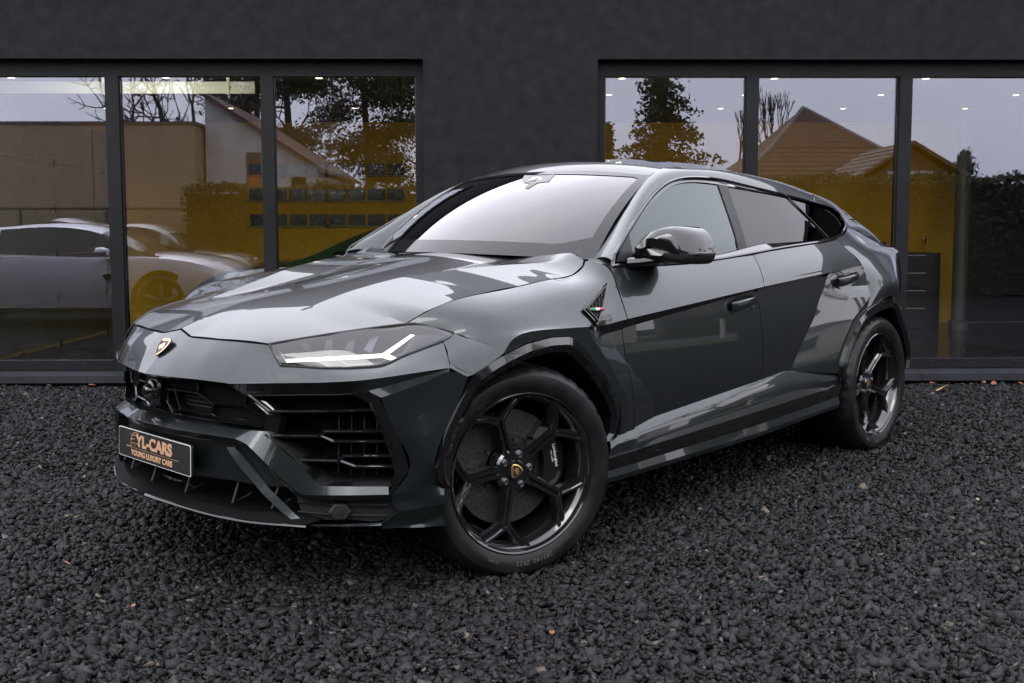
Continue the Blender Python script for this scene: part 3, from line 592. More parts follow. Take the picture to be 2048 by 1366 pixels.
for s in (1, -1):
    panel('nose_panel', loft([nT, nM, nB], 24, 8, lin_u=True), M['paint'], CAR, s, sharp=12)
    panel('bumper_band', loft([b_top, midrow(b_top, b_bot, .5, .006), b_bot], 40, 6), M['paint'], CAR, s)
    panel('bumper_corner', loft([cA, midrow(cA, cB, .5, .004), cB], 12, 4), M['paint'], CAR, s)
    panel('bumper_corner', loft([[(.352, .948, .822), (.285, .990, .778)], [(.3639, .9612, .8063), (.31, .985, .773)]], 6, 2), M['paint'], CAR, s)
    fA = [np.array(p) for p in D['band']]; fB = [np.array(p) for p in D['facet'][:5]] + [np.array(p) for p in D['facet2']]
    panel('bumper_underfacet', loft([fA, fB], 40, 3, lin_u=True), M['paint'], CAR, s, th=.02)
    # facet above the outer intake and the bumper side
    sT = D['facet2'][:3] + [D['band'][-1]]; sL = D['spike_lo'][:3] + [(.371, .9605, .7935)]
    panel('bumper_blade', loft([sT, sL], 16, 2, lin_u=True), M['paint'], CAR, s)
    A_ = [np.array(p) for p in D['arch_f']]
    AF = D['arch_f']
    def side_row(a, b, bow):     # from the fin edge to the wheel arch, slightly convex
        a, b = np.array(a), np.array(b); return [tuple(a + (b - a) * t + np.array([.7, .7, 0]) * bow * 4 * t * (1 - t)) for t in (0, .25, .5, .75, 1)]
    r0 = [D['spike_lo'][0], D['spike_lo'][1], D['spike_lo'][2], (.371, .9605, .792), (.305, .985, .770)]
    r1 = side_row((.5467, .8668, .6427), AF[5], .012); r2 = side_row((.5189, .886, .5716), AF[4], .010); r3 = side_row((.4936, .9029, .4748), AF[2], .004)
    r4 = [(.5405, .8706, .3935), (.506, .897, .398), (.466, .922, .404), (.427, .940, .411), AF[0]]
    panel('bumper_side', loft([r0, r1, r2, r3, r4], 20, 8), M['paint'], CAR, s)
    panel('bumper_lower_side', loft([r4, [(.5405, .868, .362), (.505, .894, .366), (.466, .919, .372), (.427, .941, .376), (.386, .955, .374)], [(.5209, .8847, .3334), (.49, .908, .338), (.456, .9261, .342), (.42, .943, .344), (.3816, .9562, .3456)]], 16, 4, kinks=(1,)), M['paint'], CAR, s)
    panel('bumper_skirt', loft([[(.5639, .845, .291), (.5209, .8847, .3334), (.456, .9261, .342), (.3816, .9562, .3456)], [(.562, .842, .282), (.521, .872, .284), (.456, .912, .283), (.377, .945, .305)], [(.562, .842, .276), (.519, .874, .276), (.456, .916, .273), (.376, .949, .270)]], 14, 3, kinks=(1,)), M['paint'], CAR, s)
    # body-coloured bars
    b1u = [(.905, 0.0, .588)] + [tuple(p) for p in D['bar1_up'][2:]]; b1l = [(.9585, 0, .5745)] + [tuple(p) for p in D['bar1_lo'][2:]]
    b1u = [(p[0] + (-.03 if i < 5 else 0), p[1], p[2] + (.006 if i < 5 else 0)) for i, p in enumerate(b1u)]
    U = resample(b1u, 48, True); Lo = resample(b1l, 48, True)
    W = Lo + np.array([[-.012, -.004, -.020]] * 48); W[26:, 0] += .004
    Bk = U + np.array([[-.05, -.03, 0]] * 48); Bk2 = W + np.array([[-.05, -.03, 0.0]] * 48)
    g = np.stack([Bk, U, Lo, W, Bk2])
    panel('bumper_bar', g, M['paint'], CAR, s, th=0, ref=np.array([.2, .3, .62]), sharp=20)
    l2, r2_ = resample(D['bar2_l'], 40, True), resample(D['bar2_r'], 40, True)
    g = np.stack([r2_ + [-.03, -.02, -.012], r2_, l2, l2 + [-.03, -.02, -.006]])
    panel('bumper_bar', g, M['paint'], CAR, s, th=0, ref=np.array([.2, .3, .55]), sharp=20)
    # splitter
    st = [(.905, 0, .3215)] + D['split_t'][2:] + [(.69, .68, .30)]; sb = [(.955, 0, .315)] + D['split_b'][2:] + [(.735, .66, .288)]
    a, b = resample(st, 30), resample(sb, 30); c = b + [-.004, 0, -.014]; d = c + [-.12, -.03, -.004]
    panel('splitter', np.stack([a + [-.10, -.02, .006], a, b, c, d]), M['matt'], CAR, s, th=0, ref=np.array([.3, .2, .45]), sharp=20)
    e = MB(); e.tube([p * [1, s, 1] for p in (b + c) / 2 + [.001, 0, 0]], .007, 8); e.build('splitter_lip', M['gloss'], CAR, True)
    for yy in (.12, .36, .52):
        e = MB(); x0 = float(np.interp(yy, [0, .3, .5, .65], [.90, .86, .80, .73]))
        e.tube([(x0 - .06, yy * s, .43), (x0 - .02, yy * s, .325), (x0 - .085, (yy + .012) * s, .345)], .006, 6); e.build('splitter_strut', M['plastic'], CAR)
    # lower centre panel behind the plate, dark body colour
    v, f = ribbon([(.885, 0, .545), (.872, .2, .545), (.835, .36, .54), (.79, .455, .525), (.735, .57, .52)], [(.885, 0, .40), (.872, .2, .40), (.84, .34, .405), (.80, .44, .40), (.735, .585, .40)], 20, .05)
    panel('bumper_centre', (v, f), M['paint'], CAR, s, th=0, kind='tri', ref=np.array([.3, 0, .5]))
    # recess panel with the hexagonal sensor pod
    v, f = ribbon([(.742, .585, .41), (.70, .668, .40), (.635, .765, .398), (.555, .855, .392), (.52, .885, .37)], [(.73, .625, .30), (.70, .675, .296), (.63, .77, .30), (.56, .84, .30), (.525, .872, .335)], 20, .05)
    panel('lower_recess', ([(p[0] - .018, p[1] - .012, p[2]) for p in v], f), M['plastic'], CAR, s, th=0, kind='tri', ref=np.array([.3, .3, .35]))
    for zz in (.352, .318):
        e = MB(); e.tube([(.735 - .012, .60 * s, zz), (.66, .722 * s, zz), (.545, .848 * s, zz)], .0035, 5); e.build('recess_rib', M['plastic'], CAR)
    # sensor pod
    ctr = np.array([.6498, .7336, .3314]); n = np.array([.66, .75, 0]); t = np.array([-.75, .66, 0]); up = np.array([0, 0, 1.])
    e = MB()
    for r1_, r2__, o1, o2 in ((.036, .030, -.02, .012), (.030, .026, .012, .016), (.012, .010, .016, .019)):
        ra = [ctr + n * o1 + r1_ * (1.25 * math.cos(k * math.pi / 3) * t + math.sin(k * math.pi / 3) * up) for k in range(6)]
        rb = [ctr + n * o2 + r2__ * (1.25 * math.cos(k * math.pi / 3) * t + math.sin(k * math.pi / 3) * up) for k in range(6)]
        e.add([(p[0], p[1] * s, p[2]) for p in ra + rb], [(k, (k + 1) % 6, 6 + (k + 1) % 6, 6 + k) for k in range(6)] + [tuple(range(6, 12))])
    e.build('sensor_pod', M['plastic'], CAR)
    ctr = np.array(D['sensor'][0]); n = np.array([.72, .69, 0]); t = np.array([-.69, .72, 0])
    e = MB()
    for r, o in ((.0135, .002), (.009, .005)):
        ring = [ctr + n * o + r * (math.cos(k * math.pi / 8) * t + math.sin(k * math.pi / 8) * up) for k in range(16)]; e.add([(p[0], p[1] * s, p[2]) for p in ring], [tuple(range(16))])
    e.build('parking_sensor', M['satin'], CAR)

# ---- grille, intakes --------------------------------------------
def back_off(P, d): return [(p[0] - d, p[1] * (1 - d * .35), p[2]) for p in P]
def bar_lines(lines, w, dep, mt, name, parent, s):
    for ln in lines:
        e = MB(); P = [np.array(p, float) * [1, s, 1] for p in ln]
        for a, b in zip(P[:-1], P[1:]):
            d = b - a; L_ = np.linalg.norm(d); d = d / L_; n = np.array([.9, .35 * s, 0]); n = n - d * (n @ d); n /= np.linalg.norm(n); t = np.cross(n, d)
            a2, b2 = a - d * w * .4, b + d * w * .4
            sec = lambda p: [p - t * w * .5 - n * dep, p - t * w * .5, p - t * w * .15 + n * .005, p + t * w * .15 + n * .005, p + t * w * .5, p + t * w * .5 - n * dep]
            e.add(sec(a2) + sec(b2), [(i, i + 1, 7 + i, 6 + i) for i in range(5)] + [(5, 4, 3, 2, 1, 0), (6, 7, 8, 9, 10, 11)])
        e.build(name, mt, parent)
for s in (1, -1):
    gt = [(.86, 0, .735), (.85, .2, .735), (.80, .38, .725), (.77, .42, .70)]; gm = [(.85, 0, .66), (.835, .2, .66), (.79, .38, .65), (.745, .485, .64)]; gb = [(.85, 0, .58), (.835, .2, .58), (.79, .36, .58), (.75, .47, .575)]
    panel('grille_backing', loft([gt, gm, gb], 16, 4), M['dark'], CAR, s, th=0)
    bar_lines([D[k] for k in ('g1', 'g1a', 'g1b', 'g2', 'g2a', 'g2b', 'g3')], .009, .05, M['gloss'], 'grille_bar', CAR, s)
    for k in range(9):      # fine horizontal louvres inside the cells
        zz = .595 + k * .015
        e = MB(); P_ = [(.866 - .012, .02 * s, zz), (.85 - .012, .2 * s, zz), (.80 - .012, .37 * s, zz), (.765 - .012, .45 * s, zz)]; e.tube(P_, .0028, 4); e.build('grille_louvre', M['plastic'], CAR)
    # grille side cheek and frame
    v, f = ribbon([(.802, .428, .700), (.772, .497, .645), (.780, .482, .576)], [(.768, .462, .694), (.742, .537, .640), (.752, .525, .574)], 10, .03, True)
    panel('grille_cheek', (v, f), M['gloss'], CAR, s, th=0, kind='tri', ref=np.array([.5, .2, .63]))
    # outer intake
    ib = loft([[(.70, .49, .71), (.60, .62, .715), (.50, .74, .72)], [(.62, .55, .58), (.56, .65, .58), (.46, .78, .58)], [(.62, .64, .43), (.55, .70, .42), (.46, .80, .42)]], 10, 6)
    panel('intake_backing', ib, M['dark'], CAR, s, th=0)
    for k in range(12):
        e = MB(); q = k / 11; x0, y0 = .60 - .10 * q, .66 + .125 * q
        e.tube([(x0, y0 * s, .44), (x0 - .005, y0 * s, .64)], .0026, 4); e.build('radiator_fin', M['dark'] if k % 3 else M['radiator'], CAR)
    bar_lines([D['s1'], D['s2'], D['s2b'], D['s3'], D['s3b']], .012, .07, M['gloss'], 'intake_slat', CAR, s)
    # top lining under the facet
    v, f = ribbon(D['facet'][1:6], [(p[0] - .09, p[1] - .06, p[2] - .012) for p in D['facet'][1:6]], 14, .004, back=(0, 0, -1))
    panel('intake_lining', (v, f), M['plastic'], CAR, s, th=0, kind='tri')
    v, f = ribbon([(p[0] - .01, p[1], p[2]) for p in D['bar1_up'][5:]], [(p[0] - .12, p[1] - .07, p[2] + .004) for p in D['bar1_up'][5:]], 16, .004, back=(0, 0, -1))
    panel('intake_lining', (v, f), M['plastic'], CAR, s, th=0, kind='tri')
    # black corner fin
    fo, fi = resample(D['fin_out'], 16, True), resample(D['fin_in'], 16, True)
    fi2 = fi + [-.06, -.03, 0]
    panel('intake_fin', np.stack([fo, fo * .4 + fi * .6 + [.006, .006, 0], fi, fi2]), M['gloss'], CAR, s, th=0, ref=np.array([.3, .5, .55]), sharp=20)
    v = [D['facet'][4], D['facet2'][0], (.5725, .8468, .7146), (.588, .808, .697)]
    panel('fin_cap', ([np.array(p) + [.002, .002, 0] for p in v] , [(0, 1, 2, 3)]), M['gloss'], CAR, s, th=.02, kind='tri')
# camera pod in the grille
e = MB(); v_, f_ = lathe([(.001, .03), (.016, .028), (.022, .02), (.026, .006), (.036, .004), (.04, -.01), (.04, -.05)], 24, 'x')
e.add([(p[0] + .895, p[1] - .055, p[2] + .675) for p in v_], f_); e.build('grille_camera', M['gloss'], CAR, True)
e = MB(); e.prism([(-.11, .70), (-.085, .725), (-.02, .722), (.005, .70), (-.005, .63), (-.05, .612), (-.095, .63)], 'x', .84, .888); e.build('camera_housing', M['gloss'], CAR)

# ---- badge, plate --------------------------------------------------
def ff_text(name, body, size, mt, parent, loc, M3, bold=0.0, align='CENTER', sx=1.0, extr=.0006, fit=None):
    cu = bpy.data.curves.new(name, 'FONT'); cu.body = body; cu.size = size; cu.align_x = align; cu.extrude = extr; cu.offset = bold
    o = bpy.data.objects.new(name, cu); COL.objects.link(o)
    dg = bpy.context.evaluated_depsgraph_get(); me = bpy.data.meshes.new_from_object(o.evaluated_get(dg)); bpy.data.objects.remove(o); bpy.data.curves.remove(cu)
    me.name = name; me.materials.clear(); me.materials.append(mt)
    A = np.zeros(len(me.vertices) * 3); me.vertices.foreach_get('co', A); A = A.reshape(-1, 3) * [sx, 1, 1]
    if fit: lo, hi = A.min(0), A.max(0); A[:, 0] = (A[:, 0] - (lo[0] + hi[0]) / 2) * fit[0] / (hi[0] - lo[0]); A[:, 1] = (A[:, 1] - lo[1]) * fit[1] / (hi[1] - lo[1])
    A = np.array(loc) + A @ np.array(M3, float)
    me.vertices.foreach_set('co', A.ravel()); me.update()
    return link(bpy.data.objects.new(name, me), parent)
px, pz, ph, pw = .915, .4664, .055, .26
tilt = -.0195
def plate_pt(u, w, o=0): return (px + w * tilt + o, u, pz + w)
def rrect(w, h, r, n=5):
    P = []
    for cx, cz, a0 in ((w - r, h - r, 0), (-w + r, h - r, 90), (-w + r, -h + r, 180), (w - r, -h + r, 270)):
        for k in range(n + 1): a = R(a0 + 90 * k / n); P.append((cx + r * math.cos(a), cz + r * math.sin(a)))
    return P
plate = MB(); ring = rrect(pw, ph, .008); n_ = len(ring)
plate.add([plate_pt(u, w, -.004) for u, w in ring] + [plate_pt(u, w, .004) for u, w in ring], [tuple(range(n_, 2 * n_)), tuple(range(n_ - 1, -1, -1))] + [(i, (i + 1) % n_, n_ + (i + 1) % n_, n_ + i) for i in range(n_)])
PLATE = plate.build('licence_plate', M['plateblack'], CAR)
e = MB(); r2 = rrect(pw - .0028, ph - .0028, .006)
e.add([plate_pt(u, w, .0052) for u, w in ring] + [plate_pt(u, w, .0058) for u, w in r2], [(i, (i + 1) % n_, n_ + (i + 1) % n_, n_ + i) for i in range(n_)]); e.build('plate_rim', M['plateedge'], PLATE)
M3 = [(0, 1, 0), (tilt, 0, 1), (1, 0, 0)]     # text x -> car +y (reads from the front), text y -> up, text z -> forward
# company lettering on the plate
ff_text('plate_lettering', 'YL-CARS', .058, M['copper'], PLATE, plate_pt(.0, -.0065, .0048), M3, .0024, fit=(.262, .046))
ff_text('plate_lettering', 'YOUNG LUXURY CARS', .0245, M['copper'], PLATE, plate_pt(-.018, -.0425, .0048), M3, .0008, fit=(.300, .0215))
def flat_line(pts, w, o=.005):
    P = [np.array(p, float) for p in pts]; v = []; 
    for i, p in enumerate(P):
        d = P[min(i + 1, len(P) - 1)] - P[max(i - 1, 0)]; d /= np.linalg.norm(d) + 1e-9; nn = np.array([-d[1], d[0]]) * w / 2
        v += [plate_pt(*(p + nn), o), plate_pt(*(p - nn), o)]
    return v, [(2 * i, 2 * i + 1, 2 * i + 3, 2 * i + 2) for i in range(len(P) - 1)]
e = MB(); e.add(*flat_line([(-.20, -.0135), (.0, -.0135), (.178, -.0135)], .0012))
for P_ in ([(-.20, -.011), (-.168, -.011), (-.168, .016), (-.160, .032), (-.145, .042), (-.125, .046), (-.108, .043)], [(-.160, .032), (-.136, .033), (-.115, .040)], [(-.168, .014), (-.155, .019), (-.140, .019)], [(-.160, -.011), (-.160, .005), (-.144, .005)], [(-.138, -.011), (-.140, .002), (-.126, .006), (-.112, .001)], [(-.174, .036), (-.166, .036)]):
    e.add(*flat_line(P_, .0022))
e.build('plate_emblem', M['copper'], PLATE)

def shield(ctr, ux, uz, nn, w, h, parent, name, gm='gold'):
    """small heraldic shield: dark field, gold rim, gold animal shape"""
    ctr, ux, uz, nn = [np.array(a, float) for a in (ctr, ux, uz, nn)]
    prof = [(-.5, .38), (-.30, .47), (0, .5), (.30, .47), (.5, .38), (.49, .12), (.40, -.12), (.22, -.34), (0, -.5), (-.22, -.34), (-.40, -.12), (-.49, .12)]
    def ringp(k, o): return [ctr + ux * (a * w * k) + uz * (b * h * k) + nn * o for a, b in prof]
    n = len(prof); e = MB(); e.add(ringp(1.06, -.004) + ringp(1.04, .001), [(i, (i + 1) % n, n + (i + 1) % n, n + i) for i in range(n)] + [tuple(range(n, 2 * n))])
    S = e.build(name, M['plateblack'], parent)
    e = MB(); e.add(ringp(1.0, .0015) + ringp(.86, .0026), [(i, (i + 1) % n, n + (i + 1) % n, n + i) for i in range(n)])
    e.add([ctr + ux * (a * w) + uz * (b * h) + nn * .0026 for a, b in ((-.36, .32), (.36, .32), (.36, .39), (-.36, .39))], [(0, 1, 2, 3)])
    bull = [(-.26, -.02), (-.30, .06), (-.16, .10), (-.02, .20), (.12, .24), (.16, .18), (.20, .10), (.28, .02), (.20, -.02), (.22, -.16), (.12, -.10), (.02, -.06), (-.04, -.22), (-.12, -.08), (-.20, -.16)]
    e.add([ctr + ux * (a * w) + uz * (b * h) + nn * .0028 for a, b in bull], [tuple(range(len(bull)))]); e.build('badge_emblem', M[gm], S)
    return S
bt, bb = np.array(D['badge'][0]), np.array(D['badge'][1]); uz = (bt - bb); hh = np.linalg.norm(uz); uz /= hh; nn = np.array([uz[2], 0, -uz[0]])
shield((bt + bb) / 2 + nn * .011, (0, 1, 0), uz, nn, hh * .78, hh * .93, CAR, 'front_badge', 'rose')

# ---- headlights ----------------------------------------------------
for s in (1, -1):
    top = D['hl_top']; bot = D['hl_bot']
    t7 = [np.array(p) for p in [top[0], top[1], top[2], top[3], top[4], top[5], top[6]]]; b7 = [np.array(p) for p in bot]
    mid = midrow(t7, b7, .5, .010)
    HL = panel('headlight', loft([[p - [.10, .07, 0] for p in t7], [p - [.06, .05, .0] for p in b7]], 16, 3), M['hlhouse'], CAR, s, th=0)
    panel('headlight_lens', loft([t7, mid, b7], 30, 6), M['lensglass'], HL, s, th=0)
    for A_ in (t7, b7):     # dark seal round the lens
        e = MB(); e.tube([np.array(p) * [1, s, 1] for p in resample(A_, 24, True)], .0052, 6); e.build('lens_seal', M['plastic'], HL)
    e = MB(); e.tube([np.array(p) * [1, s, 1] for p in (t7[0], (t7[0] + b7[0]) / 2 + [.004, .004, 0], b7[0])], .0052, 6); e.build('lens_seal', M['plastic'], HL); e = MB(); e.tube([np.array(p) * [1, s, 1] for p in (t7[-1], b7[-1])], .0052, 6); e.build('lens_seal', M['plastic'], HL)
    dr = [np.array(p) for p in D['drl']]; e = MB()
    for q in ((0, 1, 2, 3), (3, 4, 5, 6), (3, 2, 7, 8, 9)):
        v = [dr[i] for i in q]; k = len(v); n_d = np.array([.62, .76, .15]); back = [p - n_d * .012 for p in v]
        e.add([p * [1, s, 1] for p in v + back], [tuple(range(k)) if s < 0 else tuple(reversed(range(k)))] + [(i, (i + 1) % k, k + (i + 1) % k, k + i) for i in range(k)])
    e.build('running_light', M['drl'], HL)
    # inner chrome frame and lamp dividers
    hi = [np.array(p) - [.02, .02, 0] for p in D['hl_in']]; e = MB()
    e.tube([p * [1, s, 1] for p in hi + hi[:1]], .004, 5); e.build('headlight_frame', M['hlchrome'], HL)
    for k in range(4):
        q = .16 + k * .17; a = np.array(hi[0]) * (1 - q) + np.array(hi[9]) * q; b = np.array(hi[1]) * (1 - q) + np.array(hi[6]) * q
        e = MB(); e.add([p * [1, s, 1] for p in (a + [0, .012, 0], a - [.012, -.03, 0], b - [.05, .01, 0], b - [.03, .04, 0])], [(0, 1, 2, 3)]); e.tube([p * [1, s, 1] for p in (a, a - [.03, -.035, .012])], .003, 4); e.build('lamp_divider', M['hlchrome'], HL)
    # bright outer facet behind the signature branch
    e = MB(); o3 = [np.array(p) for p in (D['drl'][5], D['drl'][8], D['hl_in'][7], D['hl_in'][8])]
    e.add([(p - [.006, .008, 0]) * [1, s, 1] for p in o3], [(0, 1, 2, 3)]); e.build('side_reflector', M['hlchrome'], HL)

# ---- wing, doors, quarter ------------------------------------------
XC = [p[0] for p in D['crease']]
def crease_z(x): return np.interp(-x, [-q for q in XC], [p[2] for p in D['crease']])
ARF = [(p[0], p[2]) for p in D['arch_f']]
ARR = [(-2.51, .44), (-2.478, .49), (-2.482, .55), (-2.495, .573), (-2.539, .644), (-2.607, .725), (-2.669, .782), (-2.741, .816), (-2.853, .85), (-3.008, .875), (-3.122, .88), (-3.173, .861), (-3.263, .771), (-3.35, .694), (-3.43, .60), (-3.475, .52), (-3.46, .44)]
KF = [(-.20, .905), (-.433, .89), (-.624, .737), (-.792, .568), (-.85, .46)]; KR = [(-2.468, 1.05), (-2.382, .952), (-2.327, .899), (-2.264, .813), (-2.189, .75), (-2.117, .681), (-2.015, .57), (-1.97, .50)]
RGF = [(-.06, .93), (-.23, .925), (-.30, .895), (-.40, .80), (-.49, .70), (-.56, .61), (-.585, .55), (-.58, .45)]
RGR = [(-2.424, .45), (-2.424, .575), (-2.484, .655), (-2.617, .789), (-2.845, .907), (-3.0, .945), (-3.134, .961), (-3.25, .93), (-3.4, .80), (-3.56, .62), (-3.58, .45)]
def base_y(x, z): return .958 - .17 * (z - .60) ** 2 - .10 * max(0, .5 - z) ** 1.0 * .3
_rf = sorted(((z, x) for x, z in RGF[1:-1])); _rr = sorted(((z, x) for x, z in RGR[:7])); _kr = sorted(((z, x) for x, z in KR))
def kf_x(z): return np.interp(z, [q[0] for q in _rf], [q[1] for q in _rf]) - np.interp(z, [.45, .568, .737, .90], [.25, .217, .165, .12])
def side_y(x, z):
    zc = crease_z(x); b = base_y(x, z)
    if -2.44 < x < -.37:
        h = .047 - .039 * min(1, max(0, (-.41 - x) / 1.9)); yc = .982 - .006 * max(0, (-1.7 - x))
        if z > zc - h: b = b + (yc - b) * max(0, min(1, (z - (zc - h)) / h)) * min(1, max(0, (-.37 - x) / .08))
    if x > -1.3:
        dx = np.interp(z, [q[0] for q in _rf], [q[1] for q in _rf]) - x; w = np.interp(z, [.45, .568, .737, .90], [.25, .217, .165, .12])
        k = min(1, max(0, 1 - dx / w)); b = max(b, b + (1.002 - b) * k)
    elif x < -1.9:
        rx = np.interp(z, [q[0] for q in _rr], [q[1] for q in _rr]); kx = np.interp(z, [q[0] for q in _kr], [q[1] for q in _kr])
        k = min(1, max(0, (kx - x) / max(.03, kx - rx))); b = b + (1.004 - b) * k
    return float(b)
GF = [(-.594, .911), (-.605, .85), (-.620, .74), (-.632, .60), (-.637, .46)]     # wing / front door gap
GM = [(-1.678, 1.001), (-1.705, .90), (-1.719, .81), (-1.724, .68), (-1.718, .537)]
GB = [(-2.842, .948), (-2.827, .907), (-2.785, .829)]
def sill_z(x): return np.interp(-x, [-p[0] for p in D['silltop']], [p[2] for p in D['silltop']])
g_ = .0022
def off(L, dx): return [(x + dx, z) for x, z in L]
up_top = D['belt']
def strip_rows(x0, x1, n=9):
    xs = np.linspace(x0, x1, n)
    bx = [-p[0] for p in up_top]
    T = [(x, np.interp(-x, bx, [p[1] for p in up_top]), np.interp(-x, bx, [p[2] for p in up_top])) for x in xs]
    C = [(x, .982 - .006 * max(0, (-1.7 - x)), crease_z(x)) for x in xs]
    return T, C
for s in (1, -1):
    lift = lambda x, z: (x, side_y(x, z), z)
    # front wing: lower skin behind the wheel
    ol = [(.153, .836), (.0412, .866), (-.0906, .879), (-.1954, .875), (-.2297, .859), (-.3184, .796), (-.4116, .712), (-.4942, .621), (-.5342, .559), (-.533, .488), (-.527, .462)] + off(list(reversed(GF)), g_) + [(-.41, .8945), (-.25, .902), (-.05, .905), (.10, .885)]
    panel('front_wing', trimmed(ol, .02, [[(float(kf_x(z)), z) for z in np.linspace(.86, .757, 7)], RGF[2:7], [(x, crease_z(x) - .046) for x in (-.45, -.50, -.55, -.59)]], lift), M['paint'], CAR, s, th=.02, kind='tri', sharp=5)
    # front wing: upper skin
    r0 = [(.3695, .748, .937), (.3005, .778, .977), (.1868, .793, 1.011), (.0501, .803, 1.030), (-.1348, .806, 1.048), (-.3435, .803, 1.069), (-.4753, .793, 1.078), (-.5744, .769, 1.108), (-.6055, .752, 1.1265)]
    r0 = [(x, y, hood_z(x, y) - .001) if k > 0 else (x, y, z) for k, (x, y, z) in enumerate(r0)]
    r1 = [(.325, .793, .931), (.26, .845, .951), (.165, .872, .980), (.04, .890, .998), (-.14, .898, 1.012), (-.34, .901, 1.030), (-.47, .895, 1.045), (-.565, .885, 1.074), (-.605, .872, 1.108)]
    r2 = [(.2585, .871, .907), (.222, .905, .914), (.145, .935, .938), (.03, .950, .950), (-.14, .954, .958), (-.335, .953, .969), (-.46, .951, .980), (-.55, .940, 1.005), (-.592, .928, 1.03)]
    r3 = [(.2265, .925, .8875), (.19, .955, .888), (.115, .975, .902), (.015, .984, .912), (-.14, .987, .918), (-.325, .983, .922), (-.45, .978, .928), (-.535, .970, .940), (-.586, .962, .965)]
    r4 = [(.155, 1.0, .836), (.14, 1.0, .848), (.10, 1.001, .885), (0, 1.002, .9055), (-.14, 1.002, .9045), (-.31, .996, .899), (-.42, .984, .8955), (-.52, .983, .9045), (-.591, .982, .911)]
    wing_grid = loft([r0, r1, r2, r3, r4], 44, 7)
    panel('front_wing', wing_grid, M['paint'], CAR, s)
    e = MB(); v, f = ribbon([(-.60, .762, 1.128), (-.61, .82, 1.127), (-.63, .872, 1.121)], [(-.68, .715, 1.145), (-.685, .79, 1.143), (-.69, .872, 1.123)], 8, .02, True, back=(0, 0, -1)); panel('pillar_foot', (v, f), M['paint'], CAR, s, th=0, kind='tri')
    # doors
    FD = []
    for nm, xa, xb, g0, g1 in (('front_door', -.596, -1.676, GF, GM), ('rear_door', -1.682, -2.64, GM, None)):
        T, C = strip_rows(xa, xb)
        if nm == 'front_door':
            T[0] = (-.622, .868, 1.118); T[-1] = (-1.722, .8845, 1.151); Mr = [(t[0] * .5 + c[0] * .5 + (.012 if i == 0 else 0), t[1] * .5 + c[1] * .5 + .012, t[2] * .5 + c[2] * .5) for i, (t, c) in enumerate(zip(T, C))]
        else:
            T[0] = (-1.727, .8845, 1.151)
            T = T[:8] + [(-2.652, .862, 1.215)]; C[7] = (-2.53, .968, 1.052); C[8] = (-2.80, .955, 1.075); C[6] = (-2.41, .975, 1.048)
            Mr = [(t[0] * .5 + c[0] * .5, t[1] * .5 + c[1] * .5 + .012, t[2] * .5 + c[2] * .5) for t, c in zip(T, C)]
        DR = panel(nm, loft([T, Mr, C], 40, 6), M['paint'], CAR, s, th=.018)
        if nm == 'front_door':
            ol = off(GF, -g_) + [(x, sill_z(x) + .002) for x in np.linspace(-.64, -1.716, 10)] + off(list(reversed(GM)), g_) + [(x, crease_z(x) - .0005) for x in np.linspace(-1.55, -.7, 8)]
            ln = [[(x, crease_z(x) - (.047 - .039 * (-.41 - x) / 1.9)) for x in np.linspace(-.62, -1.66, 16)], [(float(kf_x(z)), z) for z in np.linspace(.735, .48, 12)]]
        else:
            ol = off(GM, -g_) + [(x, sill_z(x) + .002) for x in np.linspace(-1.722, -2.50, 10)] + [(-2.487, .49), (-2.49, .555), (-2.505, .578), (-2.545, .65), (-2.612, .731), (-2.672, .788), (-2.744, .822), (-2.78, .832), (-2.822, .907), (-2.838, .948), (-2.826, 1.02), (-2.80, 1.072), (-2.53, 1.05), (-2.41, 1.047)] + [(x, crease_z(x) - .0005) for x in np.linspace(-2.3, -1.75, 6)]
            ln = [[(x, crease_z(x) - (.047 - .039 * (-.41 - x) / 1.9)) for x in np.linspace(-1.70, -2.40, 12)], [(-2.452, 1.032)] + KR[1:7], RGR[1:4] + [(-2.78, .875)]]
        panel('door_skin', trimmed(ol, .02, ln, lift), M['paint'], DR, s, th=.018, kind='tri', sharp=5)
        # handle: bowl and strap
        hx, hz = ((-1.545, .922) if nm == 'front_door' else (-2.62, .998)); hy = side_y(hx, hz) + .001
        e = MB(); P_ = []
        bowl = [(.105 * math.cos(a), .046 * math.sin(a) - .010) for a in np.linspace(0, 2 * math.pi, 25)[:-1]]
        e.add([(hx + a, (hy + .0045) * s, hz + b - a * .10) for a, b in bowl] + [(hx + a * .7, (hy - .022) * s, hz + b * .6 - a * .10) for a, b in bowl], [(i, (i + 1) % 24, 24 + (i + 1) % 24, 24 + i) for i in range(24)] + [tuple(range(24, 48))])
        e.build('handle_bowl', M['gloss'], DR, True)
        g = []
        for q in np.linspace(0, 1, 15):
            xx = hx + .115 - .235 * q; yy = hy + .012 + .026 * max(0, math.sin(math.pi * q)) ** .5; w = .024 * (1 - .3 * q); zz = hz + .012 - (xx - hx) * .10 - .012 * (1 - q)
            g.append([(xx, yy - .004, zz + w), (xx, yy + .003, zz + w * .7), (xx, yy + .005, zz), (xx, yy + .001, zz - w), (xx, yy - .01, zz - w * .8)])
        panel('door_handle', np.array(g), M['paint'], DR, s, th=.006)
        FD.append(DR)
    # quarter panel
    q0 = [(-2.656, .860, 1.216), (-2.80, .838, 1.236), (-2.935, .797, 1.268), (-3.09, .765, 1.27), (-3.30, .745, 1.235), (-3.609, .72, 1.178)]
    q1 = [(-2.757, .890, 1.157), (-2.86, .888, 1.170), (-2.98, .872, 1.182), (-3.12, .848, 1.184), (-3.33, .815, 1.176), (-3.63, .775, 1.160)]
    q2 = [(-2.828, .922, 1.104), (-2.92, .922, 1.116), (-3.02, .915, 1.128), (-3.15, .902, 1.134), (-3.36, .868, 1.140), (-3.66, .805, 1.135)]
